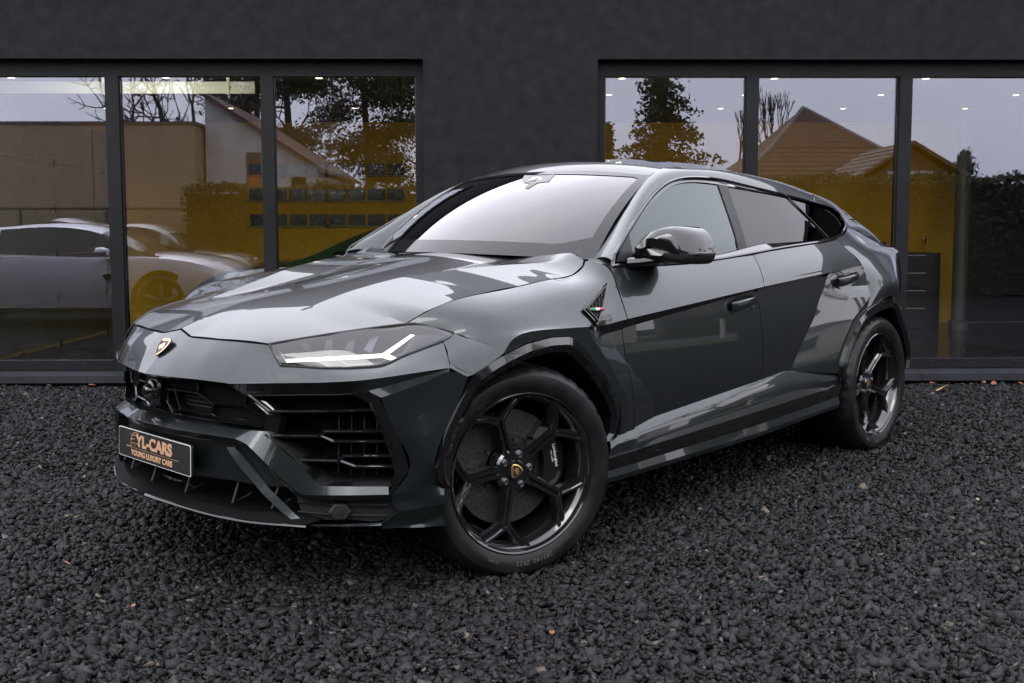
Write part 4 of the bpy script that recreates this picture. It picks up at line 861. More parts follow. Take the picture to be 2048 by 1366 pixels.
    q3 = [(-2.836, .952, 1.045), (-2.93, .962, 1.052), (-3.03, .964, 1.056), (-3.16, .958, 1.056), (-3.38, .915, 1.056), (-3.68, .80, 1.07)]
    q4 = [(-2.846, .975, .948), (-2.93, .990, .975), (-3.03, 1.0, .985), (-3.15, 1.003, .985), (-3.36, .945, .965), (-3.66, .81, .95)]
    q5 = [(-2.788, .998, .831), (-2.853, 1.003, .853), (-3.008, 1.004, .878), (-3.125, 1.004, .883), (-3.27, .990, .775), (-3.52, .895, .80)]
    panel('rear_quarter', loft([q0, q1, q2, q3, q4, q5], 36, 7), M['paint'], CAR, s)
    # sill skirt
    st = D['silltop']; sl = D['sillline']; sbt = D['sillbot']
    S0 = resample(st, 40, True); S2 = resample(sl, 40, True); S3 = resample(sbt, 40, True)
    S1 = S0 * .45 + S2 * .55 + [0, .010, .004]; S1b = S2 + [0, -.004, .010]
    SK = panel('side_skirt', np.stack([S0 + [0, -.012, .006], S0, S0 * .75 + S2 * .25 + [0, .007, .003], S1, S2 + [0, .002, .006], S2]), M['paint'], CAR, s, th=0, sharp=16)
    S2b = S2 + [0, -.006, -.004]; S3m = S2 * .45 + S3 * .55 + [0, -.008, 0]
    panel('skirt_blade', np.stack([S2 + [0, -.012, .003], S2 + [0, .008, .0], S2 + [0, .007, -.006], S3m, S3 + [0, .003, .020], S3, S3 + [0, -.12, .01]]), M['paint'], SK, s, th=0, sharp=16)
    ins_t = resample(D['sillins'], 24, True); ins_b = np.array([(p[0], p[1] + .010, np.interp(-p[0], [-q[0] for q in sl], [q[2] for q in sl]) + .004) for p in ins_t])
    panel('skirt_insert', np.stack([ins_t + [0, .014, 0], ins_b + [0, .010, 0]]), M['plastic'], SK, s, th=.01)
    # arch trims
    for nm, AR, c, yo in (('front', ARF, (-.03, .40), D['arch_f']), ('rear', ARR, (-2.98, .40), None)):
        P3 = [np.array((p[0], p[1], p[2])) for p in yo] if yo else [np.array((x, 1.006 - .03 * max(0, (-3.2 - x) / .28), z)) for x, z in AR]
        O = resample(P3, 60, True)
        I = np.array([(p[0] + (c[0] - p[0]) * .105, p[1] + .004, p[2] + (c[1] - p[2]) * .115) for p in O])
        I2 = I + [0, -.05, 0]
        panel('wheel_arch_trim', np.stack([O + [0, -.012, 0], O + [0, .010, 0], (O + I) / 2 + [0, .014, 0], I, I2]), M['gloss'], CAR, s, th=0, ref=np.array([c[0], .4, c[1]]), sharp=22)
        # liner
        lr = np.array([(p[0], .62, p[2]) for p in I]); panel('arch_liner', np.stack([I2 + [0, .01, 0], lr]), M['dark'], CAR, s, th=0)
    # wing vent, laid on the wing skin
    WG = wing_grid.reshape(-1, 3)
    def on_wing(x, z, o):
        d = (WG[:, 0] - x) ** 2 + (WG[:, 2] - z) ** 2; k = np.argsort(d)[:4]; w = 1 / (d[k] + 1e-6); y = float((WG[k, 1] * w).sum() / w.sum()); return np.array([(x - o * .15), (y + o) , z + o * .35]) * [1, s, 1]
    V2 = [np.array((p[0], p[2])) for p in D['vent']]; cv = sum(V2) / 3
    def tri_pt(a, b, c_, k=1.0): p = V2[0] * a + V2[1] * b + V2[2] * c_; return cv + (p - cv) * k
    e = MB(); n = 10; idx = {}; vv = []; ff = []
    for i_ in range(n + 1):
        for j_ in range(n + 1 - i_): idx[i_, j_] = len(vv); p = tri_pt(1 - (i_ + j_) / n, i_ / n, j_ / n); vv.append(on_wing(p[0], p[1], .005))
    for i_ in range(n):
        for j_ in range(n - i_):
            ff.append((idx[i_, j_], idx[i_ + 1, j_], idx[i_, j_ + 1]))
            if i_ + j_ < n - 1: ff.append((idx[i_ + 1, j_], idx[i_ + 1, j_ + 1], idx[i_, j_ + 1]))
    V_ = mesh_obj('wing_vent', vv, ff, M['matt'], CAR, True)
    per = [tri_pt(1 - t, t, 0) for t in np.linspace(0, 1, 14)[:-1]] + [tri_pt(0, 1 - t, t) for t in np.linspace(0, 1, 8)[:-1]] + [tri_pt(t, 0, 1 - t) for t in np.linspace(0, 1, 14)[:-1]]
    for kk, rr_, oo in ((1.06, .0048, .006), (.84, .003, .008)):
        P_ = [on_wing(*(cv + (p - cv) * kk), oo) for p in per]; e = MB(); e.tube(P_ + P_[:1], rr_, 6); e.build('vent_frame', M['gloss'], V_, True)
    e = MB()
    for a_ in range(-8, 9):
        for b_ in range(-8, 9):
            q = cv + np.array([(a_ + .5 * (b_ % 2)) * .021, b_ * .018])
            if inside([tuple(tri_pt(*w, .80)) for w in ((1, 0, 0), (0, 1, 0), (0, 0, 1))], q[0], q[1]):
                e.tube([on_wing(q[0] + .0092 * math.cos(k * math.pi / 3 + .5), q[1] + .0092 * math.sin(k * math.pi / 3 + .5), .0075) for k in range(7)], .0017, 4, False)
    e.build('vent_mesh', M['plastic'], V_)
    fa, fb = tri_pt(.06, .80, .14), tri_pt(.34, .0, .66); e = MB(); fl = [fa + (fb - fa) * t for t in np.linspace(0, 1, 8)]
    e.tube([on_wing(p[0], p[1], .010) for p in fl], .0075, 8); e.build('vent_bar', M['satin'], V_, True)
    for k in range(3):
        e = MB(); e.tube([on_wing(*(fa + (fb - fa) * t), .0132) for t in (.12 + .26 * k, .12 + .26 * (k + 1))], .0058, 8); e.build('flag_stripe', M['flag'][k], V_, True)

# ---- greenhouse -----------------------------------------------------
dlo = D['dlo']; rail = D['rail_in']
for s in (1, -1):
    # roof rail / A-pillar
    ro = resample(dlo[:15], 60); ri = resample(rail[:13], 60)
    ri[0] = (-.70, .708, 1.137)
    mid = (ro + ri) / 2; mid[:, 1] += .012; mid[:, 2] += .014
    panel('roof_rail', loft([ri, mid, ro], 70, 6), M['paint'], CAR, s)
    # C-pillar skin
    c0 = [rail[9], rail[10], rail[11], rail[12], rail[13], rail[14]]
    c2 = [dlo[12], dlo[13], dlo[14], dlo[15], (-3.09, .765, 1.27), (-3.609, .715, 1.178)]
    c2 = [dlo[12], (-2.905, .676, 1.392), dlo[13], dlo[14], dlo[15], (-3.09, .768, 1.268), (-3.30, .748, 1.235), (-3.605, .722, 1.178)]
    c0 = [rail[9], (-3.08, .542, 1.471), rail[10], rail[11], (-3.43, .578, 1.362), rail[12], rail[13], rail[14]]
    c1 = [((np.array(a) + np.array(b)) / 2 + [0, .016, .012]) for a, b in zip(c0, c2)]; c1[-1] = np.array((-3.607, .721, 1.178))
    panel('rear_pillar', loft([c0, c1, c2], 36, 6), M['paint'], CAR, s)
    # black window trim round the side glass
    tr = list(resample(dlo[1:], 90)) + list(resample(list(reversed(D['belt'][:-1])), 50))
    tr = np.array([p for p in tr]); 
    t_out = resample(list(tr) + [tr[0]], 180, True)
    cx = np.array([-1.85, .78, 1.30]); e = MB(); e.tube([p * [1, s, 1] for p in t_out + [0, .002, 0]], .008, 6); e.build('window_trim', M['gloss'], CAR)
    tin = []
    for p in t_out:
        d = cx - p; d[1] = 0; d[0] *= .55; d /= np.linalg.norm(d); q = p + d * .026; q[1] = np.interp(q[2], [1.12, 1.2, 1.3, 1.42, 1.52], [.872, .846, .79, .715, .648]) - .006; tin.append(q)
    tin = np.array(tin); panel('window_seal', np.stack([t_out + [0, -.002, 0], tin]), M['gloss'], CAR, s, th=.006, ref=np.array([-1.85, 0, 1.3]))
    # side glass: front, rear, quarter
    def gy(z, x): return np.interp(z, [1.10, 1.2, 1.3, 1.42, 1.54], [.872, .838, .782, .707, .635]) - .014 * max(0, (-2.3 - x)) 
    gl2 = [(p[0], p[2]) for p in tin[::2]]
    def cut(poly, pred):     # clip polygon by a half plane a*x+b*z<=c
        a, b, c = pred; out = []
        for p, q in zip(poly, poly[1:] + poly[:1]):
            dp, dq = a * p[0] + b * p[1] - c, a * q[0] + b * q[1] - c
            if dp <= 0: out.append(p)
            if dp * dq < 0: t = dp / (dp - dq); out.append((p[0] + (q[0] - p[0]) * t, p[1] + (q[1] - p[1]) * t))
        return out
    # B pillar from (-1.70,1.15) to (-1.93,1.51); quarter bar from (-2.60,1.22) to (-2.47,1.46)
    def hp(p, q, keep):      # half plane through p,q keeping the point keep
        a, b = q[1] - p[1], -(q[0] - p[0]); c = a * p[0] + b * p[1]
        return (a, b, c) if a * keep[0] + b * keep[1] <= c else (-a, -b, -c)
    pa, pb = ((-1.655, 1.14), (-1.775, 1.52)), ((-1.735, 1.14), (-1.865, 1.52)); pc = ((-2.675, 1.20), (-2.385, 1.50))
    W = lambda x, z: (x, gy(z, x) - .010, z)
    f1 = cut(gl2, hp(*pa, (-1.2, 1.3))); f2 = cut(cut(gl2, hp(*pb, (-2.2, 1.3))), hp(pc[0], pc[1], (-2.0, 1.3))); f3 = cut(gl2, hp((pc[0][0] - .012, pc[0][1]), (pc[1][0] - .012, pc[1][1]), (-2.9, 1.3)))
    for poly, mt, nm in ((f1, M['sideglass'], 'side_window'), (f2, M['privacy'], 'side_window'), (f3, M['privacy'], 'quarter_window')):
        panel(nm, trimmed(poly, .06, (), W), mt, CAR, s, th=0, kind='tri', ref=np.array([-1.85, 0, 1.3]))
    panel('door_pillar', np.array([[(x, gy(z, x) - .004, z) for z in np.linspace(1.14, 1.512, 8) for x in [pa[0][0] + (pa[1][0] - pa[0][0]) * (z - 1.14) / .38 - .002]], [(x, gy(z, x) - .004, z) for z in np.linspace(1.14, 1.512, 8) for x in [pb[0][0] + (pb[1][0] - pb[0][0]) * (z - 1.14) / .38 + .002]]]), M['plastic'], CAR, s, th=.01)
    e = MB(); e.tube([(x, (gy(z, x) - .004) * s, z) for x, z in zip(np.linspace(pc[0][0], pc[1][0] - .03, 6), np.linspace(1.225, 1.465, 6))], .004, 5); e.build('window_bar', M['satin'], CAR)
    # door mirror
    inner = np.array([-.775, .915, 1.195])
    rim = [(.868, 1.190), (.915, 1.245), (.97, 1.279), (1.05, 1.274), (1.085, 1.250), (1.106, 1.205), (1.110, 1.150), (1.098, 1.131), (1.04, 1.126), (.96, 1.122), (.90, 1.128), (.872, 1.150)]
    MR = []
    for kk, (x_, sc) in enumerate(((-.745, .05), (-.752, .45), (-.782, .78), (-.835, .96), (-.90, 1.0), (-.965, 1.0))):
        cyx = .945 + (.99 - .945) * min(1, kk / 3.5); MR.append([(x_ - .28 * (y - .9) * (1 if kk > 3 else .7), cyx + (y - .99) * sc, 1.19 + (z - 1.19) * sc) for y, z in rim + rim[:1]])
    g = np.array(MR); g2 = np.stack([resample(r, 49) for r in g]); mm, nn_ = g2.shape[:2]
    vv = g2.reshape(-1, 3); ff = grid_faces(mm, nn_)
    lo = [q for q in ff if np.mean([vv[i][2] for i in q]) < 1.172]; hi_ = [q for q in ff if q not in set(lo)]
    MI = panel('door_mirror', (vv, hi_), M['gloss'], CAR, s, th=.004, kind='tri', ref=np.array([-.9, 1.0, 1.19]), sharp=40)
    panel('mirror_lower_shell', (vv, lo), M['plastic'], MI, s, th=.004, kind='tri', ref=np.array([-.9, 1.0, 1.19]), sharp=40)
    e = MB(); e.add([np.array(p) * [1, s, 1] for p in g2[-1]], [tuple(range(nn_ - 1))]); e.build('mirror_glass', M['chrome'], MI)
    e = MB(); e.tube([np.array(p) * [1, s, 1] for p in [(-.73, .872, 1.128), (-.765, .91, 1.132), (-.82, .96, 1.142), (-.86, .99, 1.152)]], [.022, .020, .020, .022], 8); e.build('mirror_arm', M['gloss'], MI, True)
    e = MB(); e.tube([np.array(p) * [1, s, 1] for p in [(-.835, 1.04, 1.166), (-.862, 1.09, 1.168), (-.905, 1.124, 1.170), (-.955, 1.135, 1.171)]], .0065, 6); e.build('mirror_indicator', M['hlchrome'], MI)
    panel('mirror_sail', np.array([[(-.665, .868, 1.135), (-.70, .868, 1.135), (-.78, .87, 1.135)], [(-.69, .860, 1.165), (-.74, .850, 1.18), (-.80, .846, 1.185)], [(-.735, .838, 1.20), (-.78, .826, 1.225), (-.815, .818, 1.245)]]), M['plastic'], CAR, s, th=.01)

# the far mirror is folded out of sight behind the pillar: only the near one shows
for o in [q for q in bpy.data.objects if q.name.startswith('door_mirror') and q.parent == CAR and len(q.data.vertices) and np.mean([v.co.y for v in q.data.vertices]) < 0]:
    for k in list(o.children): bpy.data.objects.remove(k)
    bpy.data.objects.remove(o)
# windshield, roof
def ws_pt(u, w):        # u -1..1 across, w 0..1 bottom to top
    yb, yt = .715, .61; y = u * (yb + (yt - yb) * w)
    xb, zb = -.505 - .185 * u * u, 1.152 - .016 * u * u; xt, zt = -1.165 - .09 * u * u, 1.545 - .03 * u * u
    bow = .030 * 4 * w * (1 - w)
    return (xb + (xt - xb) * w + bow * .5, y, zb + (zt - zb) * w + bow)
panel('windshield', np.array([[ws_pt(u, w) for u in np.linspace(-1.018, 1.018, 33)] for w in np.linspace(0, 1, 17)]), M['windshield'], CAR, th=0, ref=np.array([-1.5, 0, .6]))
def ws_band(name, f_, n=40):
    g = np.array([[np.array(ws_pt(*f_(a, b))) + [.001, 0, .0025] for a in np.linspace(0, 1, n)] for b in np.linspace(0, 1, 5)]); panel(name, g, M['frit'], CAR, th=0, ref=np.array([-1.5, 0, .6]))
ws_band('windshield_frit', lambda a, b: (2 * a - 1, b * (.115 + .10 * max(0, abs(2 * a - 1) - .78) / .22)))
ws_band('windshield_frit', lambda a, b: (2 * a - 1, 1 - b * (.055 + .05 * max(0, abs(2 * a - 1) - .9) / .1)))
for s in (1, -1): ws_band('windshield_frit', lambda a, b: (s * (1.018 - b * .073), a))
# mirror mount shroud behind the glass
e = MB(); sh = [(-.22, .945), (.10, .945), (.04, .86), (-.05, .80), (-.10, .80), (-.13, .72), (-.17, .71), (-.185, .80), (-.27, .82)]
e.add([np.array(ws_pt(-u, w)) + [.001, 0, .002] for u, w in sh], [tuple(range(len(sh)))]); e.build('mirror_shroud', M['frit'], CAR)
e = MB(); tri_ = [(.045, .835), (.09, .905), (.115, .835)]; e.add([np.array(ws_pt(u, w)) + [.0015, 0, .0035] for u, w in tri_], [(0, 1, 2)]); e.build('camera_window', M['chrome'], CAR)
# roof: painted header, black panorama glass, spoiler and rear window
def roof_row(x, ze, zc, ye, n=17): return [(x, ye * u, ze + (zc - ze) * (1 - abs(u) ** 2.2)) for u in np.linspace(-1, 1, n)]
hd = [[(x - .085 * abs(u) ** 2, ye * u, ze + (zc - ze) * (1 - abs(u) ** 2.2)) for u in np.linspace(-1, 1, 17)] for x, ze, zc, ye in ((-1.17, 1.517, 1.548, .606), (-1.25, 1.542, 1.582, .598), (-1.315, 1.556, 1.600, .588))]
panel('roof_header', loft(hd, 32, 3), M['paint'], CAR, th=.01)
rf = [[(x - (.085 * abs(u) ** 2 if i == 0 else 0), ye * u, ze + (zc - ze) * (1 - abs(u) ** 2.2)) for u in np.linspace(-1, 1, 17)] for i, (x, ze, zc, ye) in enumerate(((-1.32, 1.556, 1.600, .586), (-1.62, 1.566, 1.630, .573), (-1.90, 1.572, 1.640, .558), (-2.21, 1.563, 1.634, .548), (-2.45, 1.549, 1.612, .543), (-2.72, 1.522, 1.580, .538)))]
panel('panorama_roof', loft(rf, 32, 5), M['gloss'], CAR, th=.01)
rr = [roof_row(x, ze, zc, ye) for x, ze, zc, ye in ((-2.725, 1.522, 1.580, .538), (-2.99, 1.484, 1.54, .538), (-3.17, 1.454, 1.505, .543), (-3.34, 1.40, 1.435, .556))]
panel('rear_spoiler', loft(rr, 32, 4), M['paint'], CAR, th=.012)
rw = [roof_row(x, ze, zc, ye) for x, ze, zc, ye in ((-3.345, 1.398, 1.430, .556), (-3.515, 1.315, 1.345, .598), (-3.60, 1.238, 1.262, .655), (-3.615, 1.178, 1.20, .715))]
panel('rear_window', loft(rw, 32, 4), M['privacy'], CAR, th=0)
tl = [roof_row(x, ze, zc, ye) for x, ze, zc, ye in ((-3.615, 1.176, 1.20, .72), (-3.70, 1.145, 1.17, .775), (-3.76, 1.08, 1.10, .775), (-3.82, .95, .97, .765), (-3.86, .78, .78, .755), (-3.90, .60, .60, .75), (-3.86, .36, .36, .74))]
panel('tailgate', loft(tl, 36, 4), M['paint'], CAR, th=0)
for s in (1, -1):
    panel('rear_bumper_corner', loft([[(-3.27, .990, .775), (-3.36, .965, .80), (-3.52, .895, .80), (-3.80, .775, .82)], [(-3.43, .960, .60), (-3.50, .938, .61), (-3.60, .89, .62), (-3.86, .775, .62)], [(-3.46, .950, .40), (-3.53, .922, .39), (-3.62, .875, .38), (-3.84, .755, .36)]], 16, 6), M['paint'], CAR, s)
    panel('rear_quarter_infill', loft([[(-3.68, .80, 1.07), (-3.76, .77, 1.07)], [(-3.66, .81, .95), (-3.82, .76, .95)], [(-3.52, .895, .80), (-3.86, .75, .80)]], 6, 4), M['paint'], CAR, s, th=0)
    panel('tail_lamp', np.array([[(-3.655, .792, 1.128), (-3.72, .75, 1.128), (-3.76, .55, 1.128)], [(-3.675, .806, 1.09), (-3.75, .76, 1.085), (-3.80, .55, 1.085)]]), M['tailred'], CAR, s, th=.01)
    e = MB(); e.tube([(-3.80, .55 * s, .42), (-4.0, .55 * s, .40)], .05, 16); e.build('exhaust_tip', M['satin'], CAR, True)

# dark inner body, underfloor, cabin
e = MB(); e.box(-3.75, .62, -.60, .60, .24, .50); e.box(-3.7, -.9, -.80, .80, .26, .46); e.build('underbody', M['dark'], CAR)
e = MB(); e.box(-.62, .58, -.58, .58, .50, .84); e.box(-.62, .1, -.70, .70, .84, .93); e.build('engine_bay', M['dark'], CAR)
e = MB(); e.box(-3.55, -2.5, -.60, .60, .5, 1.1); e.build('boot_floor', M['dark'], CAR)
g = [[(-.60, y, 1.06 - .02 * (y / .7) ** 2) for y in np.linspace(-.78, .78, 9)], [(-.80, y, 1.10 - .02 * (y / .7) ** 2) for y in np.linspace(-.78, .78, 9)], [(-1.0, y, 1.07) for y in np.linspace(-.78, .78, 9)], [(-1.08, y, .85) for y in np.linspace(-.78, .78, 9)]]
panel('dashboard', loft(g, 16, 4), M['cabin'], CAR, th=0)
for yy in (.38, -.38):
    for xx in (-1.75, -2.55):
        ST = MB(); prof = [(xx + .28, .60), (xx + .26, .70), (xx - .2, .68), (xx - .30, 1.05), (xx - .36, 1.30), (xx - .46, 1.30), (xx - .42, .95), (xx - .34, .55), (xx + .2, .5)]
        ST.prism(prof, 'y', yy - .25, yy + .25); ST.prism([(xx - .36, 1.30), (xx - .38, 1.44), (xx - .46, 1.45), (xx - .47, 1.30)], 'y', yy - .13, yy + .13); ST.build('seat', M['cabin'], CAR)
v_, f_ = lathe([(.175, -.012), (.187, -.004), (.187, .006), (.175, .012), (.166, .004), (.166, -.006), (.175, -.012)], 36, 'x')
e = MB(); ca, sa = math.cos(-.42), math.sin(-.42); e.add([(-1.22 + ca * p[0] - sa * p[2], p[1] + .38, 1.02 + sa * p[0] + ca * p[2]) for p in v_], f_); e.box(-1.24, -1.18, .22, .54, 1.0, 1.04); e.build('steering_wheel', M['cabin'], CAR, True)
for s in (1, -1):
    e = MB(); e.add([(-.62, .80 * s, 1.09), (-2.6, .80 * s, 1.13), (-2.6, .80 * s, .5), (-.62, .80 * s, .5)], [(0, 1, 2, 3)]); e.build('door_card', M['cabin'], CAR)
    e = MB(); e.tube([(-.63, (.1 + .35 * (s + 1) / 2) * 1, 1.165), (-.60, .35 * s - .0, 1.158), (-.66, .66 * s, 1.152)], .008, 6); e.build('wiper_arm', M['plastic'], CAR)

# ---- wheels ---------------------------------------------------------
def build_wheel(width, name='wheel'):
    """axis +y outward, lip plane at y=0"""
    n = 144; Rt = .3935; hw = width
    prof = [(.288, -.012), (.300, .006), (.318, .016), (.340, .020), (.360, .016), (.374, .004), (.384, -.010), (.3905, -.026), (.393, -.045)]
    grooves = []
    w0 = -.045; 
    for k in range(4):
        a = w0 - (hw - .09) * (k + .5) / 4.6 - .012; grooves += [(Rt, a + .008), (Rt - .008, a + .006), (Rt - .008, a - .006), (Rt, a - .008)]
    prof += grooves + [(.393, -hw + .02), (.384, -hw + .0), (.36, -hw - .012), (.30, -hw - .006)]
    v, f = lathe(prof, n); v = [list(p) for p in v]; m = len(prof)
    for k in range(n):
        if k % 4 == 0:
            for i in (5, 6, 7, 8):
                r0 = math.hypot(v[k * m + i][0], v[k * m + i][2]); kk = (r0 - (.006 if i > 5 else .002)) / r0; v[k * m + i][0] *= kk; v[k * m + i][2] *= kk
    W = mesh_obj(name, v, f, M['rubber'], CAR, True, 25)
    # barrel and lip
    v, f = lathe([(.2965, -.006), (.2975, .004), (.2935, .0075), (.288, .004), (.285, -.010), (.280, -.016), (.268, -.028), (.262, -.05), (.258, -.12), (.262, -hw), (.29, -hw)], 96)
    mesh_obj('rim', v, f, M['rimblack'], W, True, 30)
    def D_(r): return -.062 + .048 * max(0, min(1, (r - .05) / .235)) ** 1.6
    def sec_bar(e, path, ws, dep, groove):
        P = [np.array(p, float) for p in path]; rows = []
        for i, p in enumerate(P):
            d = P[min(i + 1, len(P) - 1)] - P[max(i - 1, 0)]; d /= np.linalg.norm(d); t = np.array([-d[1], d[0]]); w = ws[i]; y = D_(np.linalg.norm(p))
            prof = [(-1, -dep), (-1, -.012), (-.72, 0), (-.22, 0), (0, -groove), (.22, 0), (.72, 0), (1, -.012), (1, -dep)]
            rows.append([(p[0] + t[0] * w * a, y + b, p[1] + t[1] * w * a) for a, b in prof])
        v = [q for r in rows for q in r]; k = 9; f = []
        for i in range(len(rows) - 1):
            for j in range(k - 1): f.append((i * k + j, (i + 1) * k + j, (i + 1) * k + j + 1, i * k + j + 1))
        f.append(tuple(range(k))); f.append(tuple((len(rows) - 1) * k + j for j in reversed(range(k)))); e.add(v, f)
    return W, sec_bar, D_, hw
def finish_wheel(W, sec_bar, D_, hw, a0):
    for k in range(5):
        a = R(a0 + 72 * k); c, s_ = math.cos(a), math.sin(a)
        rot = lambda r, t: (r * c - t * s_, r * s_ + t * c)
        e = MB(); sec_bar(e, [rot(.05, 0), rot(.10, 0), rot(.16, 0), rot(.215, 0)], [.030, .024, .021, .024], .045, .010)
        for sg in (1, -1): sec_bar(e, [rot(.205, sg * .004), rot(.238, sg * .045), rot(.272, sg * .098)], [.019, .017, .021], .040, .004)
        e.build('spoke', M['rimblack'], W, False)
    v, f = lathe([(.001, -.050), (.034, -.050), (.036, -.053), (.038, -.060), (.072, -.062), (.080, -.070), (.082, -.12)], 40); mesh_obj('hub', v, f, M['rimblack'], W, True, 30)
    shield((0, -.0485, 0), (0, 0, 1), (1, 0, 0), (0, 1, 0), .050, .050, W, 'hub_badge')
    for k in range(5):
        a = R(a0 + 36 + 72 * k); cx, cz = .058 * math.cos(a), .058 * math.sin(a)
        v, f = lathe([(.001, -.048), (.006, -.048), (.0065, -.051), (.009, -.050), (.0115, -.052), (.0125, -.060), (.016, -.062)], 12); mesh_obj('wheel_bolt', [(p[0] + cx, p[1], p[2] + cz) for p in v], f, M['steel'], W, True, 30)
    # brake disc with drilled holes, bell, caliper
    v, f = lathe([(.085, -.13), (.118, -.128), (.12, -.122), (.215, -.122), (.216, -.155), (.12, -.155)], 72); DI = mesh_obj('brake_disc', v, f, M['disc'], W, True, 30)
    e = MB()
    for k in range(40):
        for j in range(3):
            a = 2 * math.pi * (k + j * .33) / 40; r = .14 + .026 * j; cx, cz = r * math.cos(a), r * math.sin(a)
            e.add([(cx + .0028 * math.cos(q * math.pi / 3), -.1214, cz + .0028 * math.sin(q * math.pi / 3)) for q in range(6)], [tuple(range(6))])
    e.build('disc_hole', M['dark'], DI)
    e = MB()
    for k in range(10):
        a = 2 * math.pi * k / 10; v, f = lathe([(.001, -.114), (.006, -.114), (.0075, -.119), (.0075, -.124)], 10); e.add([(p[0] + .105 * math.cos(a), p[1], p[2] + .105 * math.sin(a)) for p in v], f)
    e.build('disc_bolt', M['steel'], DI)
    return W
def caliper(W, ang, txt):
    e = MB(); P = []; n = 14
    for q in range(n + 1):
        a = R(ang - 42 + 84 * q / n); P.append([(r * math.cos(a), y, r * math.sin(a)) for r, y in ((.135, -.10), (.14, -.085), (.20, -.080), (.228, -.088), (.236, -.105), (.236, -.17), (.135, -.17))])
    v = [p for r in P for p in r]; f = [(i * 7 + j, i * 7 + j + 1, (i + 1) * 7 + j + 1, (i + 1) * 7 + j) for i in range(n) for j in range(6)] + [tuple(range(6, -1, -1)), tuple(n * 7 + j for j in range(7))]
    CA = mesh_obj('brake_caliper', v, f, M['rimblack'], W, True, 30)
    a = R(ang); ur = np.array([math.cos(a), 0, math.sin(a)]); ut = np.array([-math.sin(a), 0, math.cos(a)])
    ff_text('caliper_lettering', 'Lamborghini', .018, M['white'], CA, ur * .182 + [0, -.079, 0], [tuple(ut), tuple(ur), (0, 1, 0)], 0, extr=.0003)
    ff_text('caliper_lettering', 'CARBO CERAMIC', .006, M['white'], CA, ur * .170 + [0, -.079, 0], [tuple(ut), tuple(ur), (0, 1, 0)], 0, extr=.0003)
for nm, x, y, wdt, a0, st, sg in (('wheel', 0, .965, .285, 68, 17.2, 1), ('wheel', -3.003, .982, .315, 130, 0, 1), ('wheel', 0, -.965, .285, 80, 17.2, -1), ('wheel', -3.003, -.982, .315, 20, 0, -1)):
    W = finish_wheel(*build_wheel(wdt, nm), a0)
    caliper(W, 170 if x == 0 else 12, '')
    W.location = (x, y, .385); W.rotation_euler = (0, 0, -R(st) if sg > 0 else math.pi - R(st))
    if sg > 0:
        for txt, am, rr, sz, mt in (('285/40 ZR22' if x == 0 else '325/35 ZR22', -math.pi / 2 - .12, .328, .022, M['greyprint']), ('(110Y)', -math.pi / 2 + .42, .328, .013, M['greyprint']), ('P ZERO', math.pi * .30, .326, .024, M['plastic'])):
            wch = sz * .66; n = len(txt)
            for i, ch in enumerate(txt):
                if ch == ' ': continue
                a = am + (i - (n - 1) / 2) * wch / rr
                c, s_ = math.cos(a), math.sin(a)
                ff_text('tyre_lettering', ch, sz, mt, W, ((rr - sz * .35) * c, .0188, (rr - sz * .35) * s_), [(-s_, 0, c), (c, 0, s_), (0, 1, 0)], .0004, extr=.0005)
# ---------------------------------------------------------------- the yard's surroundings (behind and beside the camera; they show in the panes and the paint)
m_leafg = noise_col(mat('hedge_leaf', (.05, .08, .02), .6), (.014, .022, .006), (.045, .060, .016), 3, 4)
m_fir = noise_col(mat('fir_needle', (.02, .035, .014), .7), (.010, .018, .008), (.035, .055, .02), 2, 4)
m_pine = noise_col(mat('pine_needle', (.03, .045, .018), .7), (.015, .024, .010), (.055, .07, .028), 2, 4)
m_bark = noise_col(mat('bark', (.06, .045, .035), .85), (.035, .027, .02), (.09, .07, .05), 6, 6)
m_twig = mat('twig', (.05, .04, .034), .85)
m_roof = noise_col(mat('roof_tile', (.12, .06, .04), .8), (.085, .045, .032), (.15, .08, .055), 4, 6)
m_render = noise_col(mat('white_render', (.55, .53, .50), .85), (.48, .46, .44), (.60, .58, .55), 3, 6)
m_pebble = noise_col(mat('pebble_dash', (.30, .22, .14), .9), (.14, .095, .055), (.60, .46, .31), 30, 10, .35, .65, bump=.6, bscale=60, bdist=.01)
m_woodd = mat('brown_timber', (.10, .05, .025), .7)
m_dglass = mat('dark_window', (.015, .016, .018), .06)
m_orange = mat('orange_blind', (.45, .13, .05), .8)
m_green = mat('green_steel', (.05, .055, .035), .5)

def quads(P, U, V):
    v = np.stack([P - U - V, P + U - V, P + U + V, P - U + V], 1).reshape(-1, 3); n = len(P)
    return v, np.arange(n * 4).reshape(-1, 4)
def fast_mesh(name, V, F, mt, parent=None):
    me = bpy.data.meshes.new(name); me.vertices.add(len(V)); me.vertices.foreach_set('co', np.asarray(V, float).ravel()); k = F.shape[1]
    me.loops.add(F.size); me.loops.foreach_set('vertex_index', F.ravel().astype(np.int32)); me.polygons.add(len(F)); me.polygons.foreach_set('loop_start', (np.arange(len(F)) * k).astype(np.int32)); me.update(calc_edges=True); me.materials.append(mt)
    return link(bpy.data.objects.new(name, me), parent)
def leafcloud(P, rng, size, flat=1.0):
    n = len(P); a = rng.normal(size=(n, 3)); a /= np.linalg.norm(a, axis=1)[:, None]; b = rng.normal(size=(n, 3)); b -= a * (a * b).sum(1)[:, None]; b /= np.linalg.norm(b, axis=1)[:, None]
    s_ = size * rng.uniform(.6, 1.4, (n, 1)); return quads(P, a * s_, b * s_ * .6)

